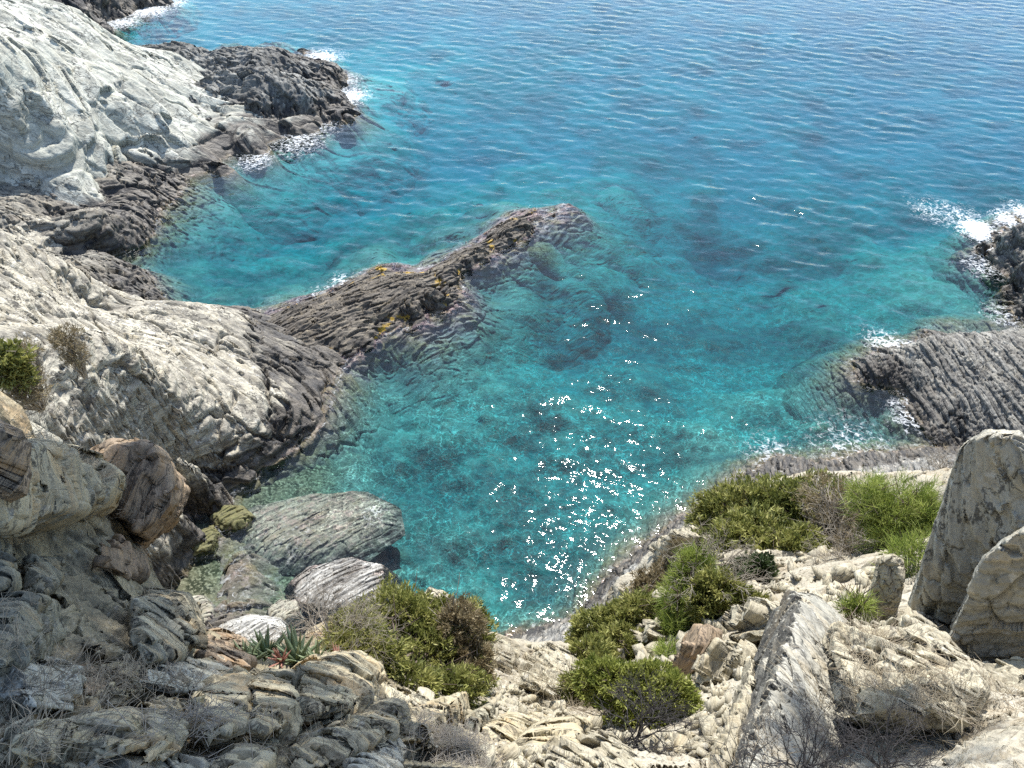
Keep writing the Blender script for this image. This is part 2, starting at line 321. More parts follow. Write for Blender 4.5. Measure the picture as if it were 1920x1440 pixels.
SPIT = Terrain([(500, 602, .5), (555, 588, 1.3), (560, 622, 1.2), (640, 562, 1.35), (640, 602, 1.0), (700, 545, 1.2), (735, 545, 1.1), (770, 548, 1.5), (815, 530, 1.4), (850, 498, .75), (880, 478, .85), (905, 462, .75), (925, 447, .35), (950, 425, 1.0), (985, 406, .8), (690, 592, .8), (640, 640, .6), (560, 650, .8), (838, 540, .6), (760, 590, .35), (800, 548, 1.0),
    (480, 606, 0), (545, 572, 0), (600, 555, 0), (660, 530, 0), (690, 512, .1), (720, 497, .2), (745, 505, 0), (790, 505, -.1), (830, 492, -.1), (880, 462, -.2), (930, 432, -.1), (985, 398, 0), (1000, 402, 0), (990, 420, 0), (948, 462, 0), (905, 492, 0), (870, 512, 0), (830, 558, 0), (800, 580, 0), (760, 612, 0), (700, 648, 0), (610, 668, .1),
    (1050, 420, -.24), (1070, 385, -.28), (1020, 405, -.1), (1090, 400, -.4), (1000, 455, -.35), (1160, 360, -2.2), (1120, 420, -1.9), (830, 620, -.6), (780, 645, -.5), (720, 690, -1.3), (940, 560, -1.7), (900, 540, -1.1), (1020, 500, -2.), (700, 470, -1.6), (620, 530, -1.3), (520, 560, -1.2), (820, 440, -1.7), (930, 390, -1.6), (850, 470, -.7)], soft=.2, reach=1.2, sink=.5, up=.68)
SLABR = Terrain([(1760, 630, 2.0), (1725, 645, 1.6), (1850, 626, 2.4), (1930, 628, 2.7), (1720, 715, .8), (1800, 750, 1.3), (1768, 818, .25), (1930, 800, 1.6), (1826, 833, .3), (1750, 690, 1.4), (1850, 690, 2.0), (1642, 662, .9), (1680, 668, .85), (1645, 700, .5), (1637, 727, 0), (1627, 672, 0), (1700, 742, 0), (1688, 695, .6), (1703, 770, 0),
    (1730, 812, 0), (1770, 838, -.05), (1830, 846, .1), (1715, 650, .2), (1692, 648, -.3), (1640, 640, -.6), (1560, 690, -.75), (1600, 668, -.5), (1530, 730, -1.2), (1650, 780, -1.1), (1700, 830, -.9), (1760, 600, -.9), (1850, 600, -.8), (1940, 605, -.7), (2100, 640, 4), (2100, 800, 3), (1950, 860, 1.5), (1900, 855, .6)], soft=.15, reach=1.6, sink=.8)
JAG = Terrain([(1850, 458, .5), (1890, 434, 1.7), (1925, 425, 2.3), (1880, 478, .6), (1915, 490, 1.7), (1908, 535, .5), (1930, 560, .9), (1840, 464, 0), (1866, 492, 0), (1891, 527, 0), (1902, 572, 0), (1888, 602, -.1), (1812, 440, -1.0), (1835, 505, -1.2), (1865, 565, -1.2), (1850, 620, -1.3), (1930, 610, -.3), (1890, 400, -.8), (1850, 415, -.8), (1940, 390, -.6), (2050, 430, 3), (2050, 560, 2.0), (1800, 470, -1.3)], soft=.15, reach=1.5, sink=.8)
SHORE = Terrain([(1430, 872, .15), (1462, 868, .5), (1550, 874, .6), (1660, 852, .5), (1760, 848, .5), (1835, 845, .6), (1430, 912, 1.6), (1500, 905, 1.7), (1600, 895, 2.0), (1750, 885, 2.4), (1850, 900, 4.), (1950, 880, 4.5), (1550, 862, -.1), (1460, 855, -.2), (1660, 838, -.2), (1400, 880, -.3), (1360, 870, -1), (1560, 830, -1), (1330, 960, 1.6), (1310, 950, 0), (1260, 985, .2),
    (1250, 1010, 1.5), (1200, 1040, .3), (1190, 1070, 2), (1120, 1130, 1.0), (1100, 1170, 3), (1070, 1150, -.5), (1160, 1030, -.8), (1230, 970, -.9), (1500, 960, 3.5), (1650, 950, 4), (1400, 1000, 4)], soft=.6, reach=3)
FARHEAD = Terrain([(62, -25, 4.5), (150, -40, 4), (250, -30, 2), (318, -3, .4), (320, 3, 0), (250, 22, 0), (205, 40, 0), (190, 47, 0), (110, 25, .6), (150, 5, 2.6), (220, 8, 1.2), (265, -2, .9), (60, 20, 2), (345, 2, -1), (270, 35, -1), (230, 55, -1), (300, -60, 1), (150, -90, 6)], soft=.3, reach=2, sink=1.2)

LANDS = (CLIFF, FINGER, SHELF, HEAD, SPIT, SLABR, JAG, SHORE, FARHEAD)
def land(name, T, step, disp, mat, label, cat, zcut=-5.5, near=7.0, kind=None):
    pad = T.reach+7
    x0, y0 = T.P[:, :2].min(0)-pad; x1, y1 = T.P[:, :2].max(0)+pad
    xs = np.arange(x0, x1, step); ys = np.arange(y0, y1, step)
    X, Y = np.meshgrid(xs, ys, indexing='xy'); Z = T.h(X, Y)
    V = np.stack([X, Y, Z], -1).reshape(-1, 3); n, m = X.shape; i = np.arange(n*m).reshape(n, m)
    Q = np.stack([i[:-1, :-1], i[:-1, 1:], i[1:, 1:], i[1:, :-1]], -1).reshape(-1, 4)
    Q = Q[V[Q, 2].max(1) > zcut]
    u = np.unique(Q); re = np.full(len(V), -1, np.int64); re[u] = np.arange(len(u)); V = V[u]; Q = re[Q]
    N = vnormals(V, Q)
    V = V+(disp(V, N)-V)*np.clip((V[:, 2:]+2.2)/2.0, .2, 1)
    return tag(mesh_np(name, V, [Q], mat, smooth=False), label, cat, kind=kind)

fr_cliff = frame((.45, -.5, .74), (.85, .18, -.49)); fr_finger = frame((-.2, -.75, .62), (.9, .25, 0)); fr_shelf = frame((.25, -.55, .8), (.85, .5, 0))
fr_head = frame((.3, -.3, .9), (.8, -.35, 0)); fr_spit = frame((.48, -.6, .64), (.78, .62, .0)); fr_right = frame((.97, .1, .2), (.05, 1, .1)); fr_shore = frame((.95, -.2, .2), (.15, .9, .1))
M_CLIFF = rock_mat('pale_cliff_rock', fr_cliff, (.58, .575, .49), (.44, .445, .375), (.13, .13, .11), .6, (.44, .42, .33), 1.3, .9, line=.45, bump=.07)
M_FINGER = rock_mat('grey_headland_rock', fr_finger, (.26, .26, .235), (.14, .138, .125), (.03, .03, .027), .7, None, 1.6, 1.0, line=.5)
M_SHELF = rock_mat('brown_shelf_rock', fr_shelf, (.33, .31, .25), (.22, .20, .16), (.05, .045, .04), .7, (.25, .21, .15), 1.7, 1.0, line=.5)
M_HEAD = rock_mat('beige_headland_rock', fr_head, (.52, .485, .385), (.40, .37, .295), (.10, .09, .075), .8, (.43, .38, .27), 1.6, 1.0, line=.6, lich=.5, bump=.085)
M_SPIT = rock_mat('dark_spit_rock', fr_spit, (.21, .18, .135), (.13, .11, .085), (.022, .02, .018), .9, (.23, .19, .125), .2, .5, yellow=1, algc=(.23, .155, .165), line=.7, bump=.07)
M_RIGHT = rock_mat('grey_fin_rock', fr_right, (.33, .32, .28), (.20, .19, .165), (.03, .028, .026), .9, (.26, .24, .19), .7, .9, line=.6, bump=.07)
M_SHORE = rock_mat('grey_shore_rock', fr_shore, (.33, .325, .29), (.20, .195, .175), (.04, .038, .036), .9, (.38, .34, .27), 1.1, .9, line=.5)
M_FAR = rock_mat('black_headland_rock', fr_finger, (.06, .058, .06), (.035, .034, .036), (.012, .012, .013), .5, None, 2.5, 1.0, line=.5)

def cracks(lines, depth, width):
    segs = [(pz(*a)[:2], pz(*b)[:2]) for l in lines for a, b in zip(l[:-1], l[1:])]
    def f(V):
        xy = V[:, :2]+np.stack([fbm((V*1.5).astype(np.float32), 3), fbm((V*1.5+9).astype(np.float32), 3)], -1)*.35; d = np.full(len(V), 9.)
        for a, b in segs:
            ab = b-a; t = np.clip(((xy-a)@ab)/(ab@ab), 0, 1); d = np.minimum(d, np.linalg.norm(xy-a-t[:, None]*ab, axis=1))
        return np.stack([d*0, d*0, -depth*np.exp(-(d/width)**2)*(.7+.5*fbm((V*.8).astype(np.float32), 2))], -1)
    return f
CR_HEAD = cracks([[(215, 640, 5), (300, 740, 4.4), (330, 800, 4), (352, 865, 3), (380, 925, 1)], [(100, 640, 6.5), (150, 720, 6.3), (175, 800, 6.5)], [(240, 590, 3.8), (330, 620, 3.6), (430, 660, 2.4), (520, 690, 1.4)], [(440, 735, 2.6), (400, 850, 1.6), (385, 900, .9)], [(60, 560, 7), (170, 600, 5), (215, 650, 5)], [(470, 650, 1.9), (500, 740, 1.5), (520, 800, 1.2)]], .5, .11)
land('sea_cliff', CLIFF, .085, lambda V, N: rock_move(V, N, fr_cliff, 1.1, .15, 4.6, .75, .5, .9, .2, .26, sharp=.2), M_CLIFF, 'tall pale grey cliff with a smooth shaded slab face running down to a dark point', 'cliff')
land('rocky_headland', FINGER, .08, lambda V, N: rock_move(V, N, fr_finger, .6, .2, 1.7, .8, .6, .6, .3, .6), M_FINGER, 'dark ragged finger of rock with surf at its tip, behind the pale cliff', 'headland')
land('rock_shelf', SHELF, .06, lambda V, N: rock_move(V, N, fr_shelf, .5, .14, 1.4, .9, .6, .6, .25, .5), M_SHELF, 'low brown layered rock shelf at the foot of the smooth shaded slab', 'rock shelf')
land('headland', HEAD, .05, lambda V, N: CR_HEAD(V)+rock_move(V, N, fr_head, .42, .11, 2.2, .95, 1.0, 1.2, .25, .3, rib=.016, scales=(1, .3)), M_HEAD, 'broad beige cracked headland darkening to black at its water edge', 'headland')
land('rock_spit', SPIT, .045, lambda V, N: rock_move(V, N, fr_spit, .34, .13, 1.2, .9, .7, .7, .25, .5, rib=.03), M_SPIT, 'long narrow dark brown rock spit reaching into the middle of the cove', 'rock spit')
land('rock_slab', SLABR, .045, lambda V, N: rock_move(V, N, fr_right, .24, .11, 1.4, .7, .4, .9, .4, .4, rib=.11, elong=8, scales=(1, .42)), M_RIGHT, 'wide grey slab of upright ribbed strata with a small fin on its sea side', 'rock slab')
land('jagged_rock', JAG, .055, lambda V, N: rock_move(V, N, fr_right, .34, .2, 1.0, .6, .6, .6, .3, .5, rib=.22, elong=8), M_RIGHT, 'black jagged upright rock fins with white surf breaking around them', 'rock')
land('shore_ledge', SHORE, .045, lambda V, N: rock_move(V, N, fr_shore, .24, .13, 2.0, .8, .9, .8, .3, .4, rib=.09, elong=7), M_SHORE, 'pale grey ribbed shore ledge behind the pine and the dense bushes', 'rock ledge')
land('dark_headland', FARHEAD, .12, lambda V, N: rock_move(V, N, fr_finger, .8, .3, 2.4, .8, .6, .6, .3, .6), M_FAR, 'black streaked headland behind the pale cliff with surf at its foot', 'headland')

# ------------------------------------------------------------------ water surface
X, Y, Q = polar(np.concatenate([logr(6, 260, .0042), logr(265, 8000, .05)]), np.linspace(R(-62), R(62), 720))
Z = waves(X, Y)*np.clip((300-np.hypot(X, Y))/60, 0, 1)
sub = np.full(X.size, -9.0)
for T in LANDS:
    lo = T.P[:, :2].min(0)-4; hi = T.P[:, :2].max(0)+4
    k = (X.ravel() > lo[0]) & (X.ravel() < hi[0]) & (Y.ravel() > lo[1]) & (Y.ravel() < hi[1])
    sub[k] = np.maximum(sub[k], T.h(X.ravel()[k], Y.ravel()[k]))
V = np.stack([X, Y, Z], -1).reshape(-1, 3)
foam = .2*np.clip(1-np.abs(sub+.12)/.4, 0, 1)
for (u, v, ru, s) in [(600, 108, 42, .8), (650, 150, 35, .5), (655, 180, 40, .8), (630, 200, 40, .5), (560, 265, 60, .5), (480, 300, 40, .55), (610, 238, 40, .4), (280, 20, 45, .8), (230, 42, 40, .7), (330, 5, 30, .6), (1832, 430, 36, 1.1), (1800, 408, 50, .5), (1893, 412, 32, .85), (1870, 470, 26, .7), (1840, 500, 40, .45), (1750, 395, 50, .4), (1925, 400, 36, .8),
                      (1690, 665, 40, .9), (1660, 645, 40, .6), (1720, 755, 30, .5), (1700, 780, 40, .5), (640, 525, 25, .5), (600, 550, 30, .35), (1880, 590, 40, .4), (1600, 845, 90, .35), (1450, 860, 60, .4), (735, 1130, 20, .2), (700, 960, 30, .35), (1000, 420, 40, .22), (560, 1000, 80, .16)]:
    c = pz(u, v, 0); e = np.linalg.norm(pz(u+ru, v, 0)-c)
    d2 = ((V[:, 0]-c[0])**2+((V[:, 1]-c[1])/1.3)**2)/e**2
    foam = np.maximum(foam, s*np.exp(-d2))
m = bpy.data.materials.new('clear_sea_water'); m.use_nodes = True; nt = m.node_tree; nt.nodes.clear(); g = G(nt)
out = g.n('ShaderNodeOutputMaterial'); pos = g.n('ShaderNodeNewGeometry').outputs['Position']
rip = g.noise(pos, 5.5, 3, .55, .6); rip2 = g.noise(pos, 1.7, 3, .5, .3)
crest = g.comb(g.dot(pos, (-.34, -.94, 0)), g.math('MULTIPLY', g.dot(pos, (.94, -.34, 0)), .38), 0.0)
rip3 = g.noise(crest, 1.15, 3, .42, .5)
bp = g.n('ShaderNodeBump'); bp.inputs['Strength'].default_value = 1; bp.inputs['Distance'].default_value = .03
g.l(g.math('ADD', g.math('ADD', g.math('MULTIPLY', rip, .10), g.math('MULTIPLY', rip2, .8)), g.math('MULTIPLY', rip3, 2.2)), bp.inputs['Height'])
fr = g.n('ShaderNodeFresnel'); fr.inputs[0].default_value = 1.33; g.l(bp.outputs[0], fr.inputs['Normal'])
# caustic light painted into the surface's transmission colour as a brighter and darker net
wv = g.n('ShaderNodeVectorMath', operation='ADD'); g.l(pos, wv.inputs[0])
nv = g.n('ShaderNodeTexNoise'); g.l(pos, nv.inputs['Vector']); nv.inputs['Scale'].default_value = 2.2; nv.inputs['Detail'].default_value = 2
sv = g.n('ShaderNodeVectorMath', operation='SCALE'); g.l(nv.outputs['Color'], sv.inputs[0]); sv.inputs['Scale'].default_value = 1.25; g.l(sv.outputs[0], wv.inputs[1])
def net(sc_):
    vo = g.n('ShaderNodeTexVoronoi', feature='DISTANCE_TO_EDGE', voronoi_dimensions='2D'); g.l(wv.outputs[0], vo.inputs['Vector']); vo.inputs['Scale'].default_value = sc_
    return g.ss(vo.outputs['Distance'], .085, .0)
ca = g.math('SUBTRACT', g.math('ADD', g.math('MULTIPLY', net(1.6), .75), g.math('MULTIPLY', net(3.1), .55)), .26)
fq = g.n('ShaderNodeAttribute', attribute_name='caustic_tint').outputs['Fac']
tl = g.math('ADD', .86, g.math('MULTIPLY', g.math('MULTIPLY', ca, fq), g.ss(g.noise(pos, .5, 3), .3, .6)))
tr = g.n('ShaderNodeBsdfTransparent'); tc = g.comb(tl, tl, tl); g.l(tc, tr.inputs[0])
gl = g.n('ShaderNodeBsdfGlossy'); gl.inputs['Roughness'].default_value = .022; g.l(bp.outputs[0], gl.inputs['Normal'])
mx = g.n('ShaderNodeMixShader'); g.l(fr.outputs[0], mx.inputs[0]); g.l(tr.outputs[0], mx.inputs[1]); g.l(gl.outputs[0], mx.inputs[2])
fo = g.n('ShaderNodeAttribute', attribute_name='foam').outputs['Fac']
lace = g.n('ShaderNodeTexVoronoi', feature='DISTANCE_TO_EDGE'); g.l(wv.outputs[0], lace.inputs['Vector']); lace.inputs['Scale'].default_value = 2.3
fn = g.math('ADD', g.math('MULTIPLY', g.noise(pos, 3.0, 6, .62, .9), 1.0), g.math('MULTIPLY', g.ss(lace.outputs['Distance'], .25, 0), .28))
fm = g.math('MULTIPLY', g.ss(g.math('ADD', fn, g.math('MULTIPLY', fo, .62)), .80, 1.40), g.ss(fo, .02, .25))
fd = g.n('ShaderNodeBsdfDiffuse'); fd.inputs[0].default_value = (.82, .85, .86, 1)
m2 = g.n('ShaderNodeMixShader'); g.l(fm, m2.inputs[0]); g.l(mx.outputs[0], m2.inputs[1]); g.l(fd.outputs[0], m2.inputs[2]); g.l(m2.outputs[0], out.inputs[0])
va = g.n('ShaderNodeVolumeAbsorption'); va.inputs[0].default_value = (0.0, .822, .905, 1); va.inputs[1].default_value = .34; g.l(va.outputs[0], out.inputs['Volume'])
tag(mesh_np('water', V, [Q], m, smooth=True, attrs={'foam': foam, 'caustic_tint': np.clip((-SEABED.h(X, Y).ravel()-.1)/1.2, .25, 1)*np.clip((44-V[:, 1])/20, 0, 1)}), kind='structure')
# ------------------------------------------------------------------ the hillside the photographer stands on
EDGE = [(-200, 850, 5), (0, 850, 4.8), (150, 905, 4.9), (250, 1000, 4.9), (268, 1080, 4.9), (365, 1185, 4.9), (480, 1215, 5.2), (560, 1212, 6.0), (650, 1196, 6.8), (820, 1165, 7.8), (912, 1198, 8.4), (960, 1217, 9.0), (1045, 1220, 9.6),
        (1092, 1190, 11.5), (1140, 1130, 13), (1205, 1068, 14.5), (1330, 962, 17), (1420, 935, 18), (1600, 915, 17.5), (1780, 910, 16), (1950, 890, 15)]
cps = [(u, v, 't', t) for u, v, t in EDGE]
for u, v, t in EDGE:
    p = pt(u, v, t); e = p[:2]/np.linalg.norm(p[:2])
    for dx, zz in ((.5, p[2]-1.6), (2.0, p[2]-6.5), (4.5, p[2]-14)): cps.append(('w', p[0]+e[0]*dx, p[1]+e[1]*dx, max(zz, -3)))
cps += [(60, 1000, 't', 4.0), (180, 1030, 't', 4.3), (150, 1150, 't', 3.7), (320, 1190, 't', 4.4), (0, 1250, 't', 3.2), (200, 1300, 't', 3.25), (400, 1300, 't', 3.6), (300, 1430, 't', 2.85), (0, 1430, 't', 2.7), (550, 1400, 't', 3.25), (600, 1300, 't', 4.1), (700, 1380, 't', 3.75),
        (850, 1390, 't', 4.0), (900, 1435, 't', 3.7), (1050, 1440, 't', 3.9), (650, 1240, 't', 4.9), (480, 1250, 't', 4.4), (1000, 1330, 't', 6.6), (1000, 1400, 't', 5.2), (1150, 1400, 't', 5.2), (900, 1310, 't', 6.0), (800, 1250, 't', 6.6), (700, 1190, 't', 6.8), (760, 1320, 't', 5.0),
        (1000, 1260, 't', 8.2), (1080, 1300, 't', 7.4), (1150, 1250, 't', 9), (1200, 1330, 't', 7), (1250, 1420, 't', 5.2), (1180, 1160, 't', 11.5), (1300, 1030, 't', 15), (1250, 1080, 't', 13.5), (1400, 1150, 't', 9.5), (1350, 1280, 't', 7.2), (1450, 1000, 't', 15.5), (1550, 1050, 't', 12.5), (1650, 1000, 't', 13.5),
        (1750, 1000, 't', 13.5), (1600, 1150, 't', 8.4), (1500, 1250, 't', 5.6), (1700, 1250, 't', 4.9), (1850, 1350, 't', 4.1), (1620, 1400, 't', 4.3), (1390, 1420, 't', 5.3), (1740, 1150, 't', 7.3), (1790, 1225, 't', 7.6), (1900, 1180, 't', 7.6), (1900, 1270, 't', 7.0), (1840, 1310, 't', 5.2), (1500, 1100, 't', 10), (1900, 1000, 't', 10), (2150, 1100, 't', 7), (2100, 1400, 't', 3.6),
        (-250, 1000, 't', 4), (-250, 1300, 't', 3), ('w', 0, .2, 22.1), ('w', -1.6, .3, 22.1), ('w', 1.6, .3, 22.1), ('w', -4, -1, 22.6), ('w', 0, -1, 22.4), ('w', 4, -1, 22.6), ('w', -5, 1, 22.2), ('w', 5, 1.5, 22.3)]
cps = [c if c[0] == 'w' else c for c in cps]
HILL = Terrain([c if c[0] == 'w' else (c[0], c[1], 't', c[3]) for c in cps], soft=.25, reach=6)
X, Y, Q = polar(logr(.35, 26, .0062), np.linspace(R(-80), R(80), 520))
Z = HILL.h(X, Y); V = np.stack([X, Y, Z], -1).reshape(-1, 3)
# close the ground under and behind the camera with a plain rear apron in the same sheet
k = V[Q, 2].max(1) > -2.5; Q = Q[k]; u = np.unique(Q); re = np.full(len(V), -1, np.int64); re[u] = np.arange(len(u)); V = V[u]; Q = re[Q]
N = vnormals(V, Q)
fr_hill = frame((.15, -.5, .85), (.95, .2, 0)); fr_fg0 = frame((.1, -.55, .8), (.95, .15, 0)); dist = np.linalg.norm(V-CAM, axis=1)
ts = np.clip(dist/9, .35, 1.4)
Va = rock_move(V, N, fr_fg0, .20, .055, .6, .9, .8, .6, .35, .5, scales=(1, .4)); Vb = rock_move(V, N, fr_hill, .5, .14, 1.5, .8, .6, .5, .3, .4)
wgt = np.clip((dist-5.5)/4, 0, 1)[:, None]; V = Va*(1-wgt)+Vb*wgt
m, nt, b = newmat('hillside_soil_and_rock'); g = G(nt); pos = g.n('ShaderNodeNewGeometry').outputs['Position']
big = g.noise(pos, .7, 5, .6); med = g.noise(pos, 4, 6, .65, .3); fine = g.noise(pos, 26, 5, .7); bl = g.n('ShaderNodeTexVoronoi'); g.l(pos, bl.inputs['Vector']); bl.inputs['Scale'].default_value = 22
sx = g.n('ShaderNodeSeparateXYZ'); g.l(pos, sx.inputs[0])
c = g.mix(g.ss(big, .4, .6), (.31, .28, .21), (.40, .365, .285)); c = g.mix(g.ss(med, .5, .64), c, (.29, .245, .17)); c = g.mix(g.math('MULTIPLY', g.ss(fine, .5, .35), .6), c, (.12, .10, .075))
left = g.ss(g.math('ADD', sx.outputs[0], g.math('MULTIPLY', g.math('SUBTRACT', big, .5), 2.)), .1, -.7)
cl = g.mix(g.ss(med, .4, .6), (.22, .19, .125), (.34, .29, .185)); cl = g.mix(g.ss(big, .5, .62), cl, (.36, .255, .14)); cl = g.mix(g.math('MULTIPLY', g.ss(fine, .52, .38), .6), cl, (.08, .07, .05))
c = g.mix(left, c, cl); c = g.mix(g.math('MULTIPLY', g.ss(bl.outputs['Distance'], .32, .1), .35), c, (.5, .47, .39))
g.l(c, b.inputs['Base Color']); b.inputs['Roughness'].default_value = .9
bp = g.n('ShaderNodeBump'); bp.inputs['Distance'].default_value = .03; g.l(g.math('ADD', g.math('ADD', med, g.math('MULTIPLY', fine, .5)), g.math('MULTIPLY', bl.outputs['Distance'], -.4)), bp.inputs['Height']); g.l(bp.outputs[0], b.inputs['Normal'])
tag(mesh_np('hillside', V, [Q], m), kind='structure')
VS = [V]; QS = [Q]; nv_ = [len(V)]
def make_bvh():
    vs = np.concatenate(VS); off = 0; qs = []
    for v, q in zip(VS, QS): qs.append(q+off); off += len(v)
    return BVHTree.FromPolygons(vs.tolist(), np.concatenate(qs).tolist())
HB = make_bvh()
def hit(u, v, tree=None, default=6.0):
    d = Vector(ray(u, v)).normalized(); r = (tree or HB).ray_cast(Vector(CAM), d, 40)
    return r[3] if r[3] is not None else default

# ------------------------------------------------------------------ single rocks
def unit_(v): return v/np.maximum(np.linalg.norm(v, axis=-1, keepdims=True), 1e-9)
def hull_rock(name, label, pts, mat, fr, t, amp, vox, cat='rock', group=None, flank=None, smooth_it=1, keep=True, **kw):
    bm = bmesh.new()
    for p in pts: bm.verts.new(tuple(map(float, p)))
    r = bmesh.ops.convex_hull(bm, input=bm.verts)
    bmesh.ops.delete(bm, geom=list({x for x in r['geom_interior']+r['geom_unused'] if isinstance(x, bmesh.types.BMVert)}), context='VERTS')
    me = bpy.data.meshes.new('raw'); bm.to_mesh(me); bm.free()
    o = bpy.data.objects.new('raw', me); COL.objects.link(o); md = o.modifiers.new('r', 'REMESH'); md.mode = 'VOXEL'; md.voxel_size = vox
    dg = bpy.context.evaluated_depsgraph_get(); ev = o.evaluated_get(dg); m2 = ev.to_mesh()
    V = np.empty(len(m2.vertices)*3, np.float32); m2.vertices.foreach_get('co', V); V = V.reshape(-1, 3).astype(float)
    Qm = np.empty(len(m2.loops), np.int32); m2.loops.foreach_get('vertex_index', Qm); Qm = Qm.reshape(-1, 4).astype(np.int64)
    ev.to_mesh_clear(); bpy.data.objects.remove(o); bpy.data.meshes.remove(me)
    E_ = np.concatenate([Qm[:, [0, 1]], Qm[:, [1, 2]], Qm[:, [2, 3]], Qm[:, [3, 0]]])
    deg = np.bincount(E_[:, 0], minlength=len(V))+np.bincount(E_[:, 1], minlength=len(V))
    for _ in range(smooth_it):
        A = np.stack([np.bincount(E_[:, 0], V[E_[:, 1], c], len(V))+np.bincount(E_[:, 1], V[E_[:, 0], c], len(V)) for c in range(3)], 1)
        V = .5*V+.5*A/np.maximum(deg, 1)[:, None]
    N = vnormals(V, Qm); V = rock_move(V, N, fr, t, amp, **kw)
    c = V.mean(0); c[2] = V[:, 2].min()
    o = mesh_np(name, V-c, [Qm], mat); o.location = tuple(c); tag(o, label, cat, group)
    if flank:
        o.data.materials.append(flank[0]); fn = np.cross(V[Qm[:, 2]]-V[Qm[:, 0]], V[Qm[:, 3]]-V[Qm[:, 1]]); fn = unit_(fn)
        cc = V[Qm].mean(1); mi = ((fn@np.array(flank[1]))+.22*fbm((cc*3).astype(np.float32), 3) > flank[2]).astype(np.int32); o.data.polygons.foreach_set('material_index', mi)
    if keep: VS.append(V.astype(np.float32)); QS.append(Qm)
    return o
def ground_rock(name, label, outline, h, style, cat='rock', shrink=.9, lean=(0, -.06), group=None, t=None, back=.3, **kw):
    """outline in photo pixels of the whole rock, standing h metres proud of the ground it sits on"""
    o = np.array(outline, float); c = o.mean(0); hh = o[:, 1].max()-o[:, 1].min(); P = []; jr = np.random.default_rng(int(abs(o.sum())) % 9973)
    if t is None: o = c+(o-c)*1.07
    v0, v1 = o[:, 1].min(), o[:, 1].max(); ts_ = [hit(u, v) if t is None else (t if not isinstance(t, tuple) else t[0]+(t[1]-t[0])*(v-v0)/(v1-v0)) for u, v in o]; tm = float(np.median(ts_)); h = h*1.3 if tm < 5.4 else h
    for (u, v), q in zip(o, ts_):
        q = min(max(q, tm*.86), tm*1.16); u1, v1 = c+(np.array([u, v])-c)*1.0
        P.append(pt(u1, v1, q-.12*h)); P.append(pt(u1, v1, q+back))
        u2, v2 = c+(np.array([u, v])-c)*shrink+np.array(lean)*hh; P.append(pt(u2, v2, q-h*jr.uniform(.62, 1.12)))
    mat, fr, tt, amp = style
    return hull_rock(name, label, P, mat, fr, kw.pop('tt', tt), kw.pop('amp', amp), max(.005, tm*.0016), cat, group, **{**dict(joint=.5, terr=.8, blocky=.9, crack=.9, rough=.4, facet=.8, scales=(1, .4), sharp=.12, smooth_it=1), **kw})
fr_fg = frame((.1, -.55, .8), (.95, .15, 0)); fr_fgs = frame((-.45, -.3, .84), (.6, .7, 0)); fr_blade = frame((-.85, .2, .45), (.2, .9, .5)); fr_slab = frame((-.55, -.75, .35), (-.1, .2, 1))
M_SAND = rock_mat('ochre_sandstone', fr_fg, (.47, .41, .27), (.36, .315, .21), (.13, .11, .075), 2.4, (.46, .33, .17), bump=.05, line=.14, lich=.2)
M_DARKS = rock_mat('grey_green_sandstone', fr_fg, (.36, .33, .235), (.25, .235, .17), (.075, .068, .05), 2.6, (.32, .24, .13), bump=.06, line=.45, lich=.15)
M_RUST = rock_mat('rust_brown_stone', fr_fgs, (.31, .235, .155), (.235, .175, .115), (.09, .068, .048), 2.4, (.33, .22, .12), bump=.05, line=.25)
M_GREYS = rock_mat('pale_grey_stone', fr_fgs, (.44, .42, .34), (.35, .335, .265), (.14, .13, .105), 2.4, (.40, .35, .25), bump=.05, line=.2, lich=.3)
M_CREAM = rock_mat('cream_stone', fr_blade, (.46, .415, .30), (.37, .335, .245), (.13, .115, .085), 2.2, (.42, .35, .22), bump=.06, line=.3, lich=.3)
M_SLAB = rock_mat('flaking_grey_slab', fr_slab, (.42, .40, .33), (.33, .32, .265), (.11, .105, .09), 1.6, (.43, .37, .26), bump=.05, line=.28, lich=.3)
M_SLATE = rock_mat('dark_striped_slate', fr_blade, (.20, .195, .165), (.12, .115, .10), (.03, .028, .025), 2.6, (.26, .21, .13), bump=.08, line=.7)
SA = (M_SAND, fr_fg, .17, .024); DK = (M_DARKS, fr_fg, .12, .026); RU = (M_RUST, fr_fgs, .2, .02); GR = (M_GREYS, fr_fgs, .2, .018); CR = (M_CREAM, fr_blade, .3, .020)
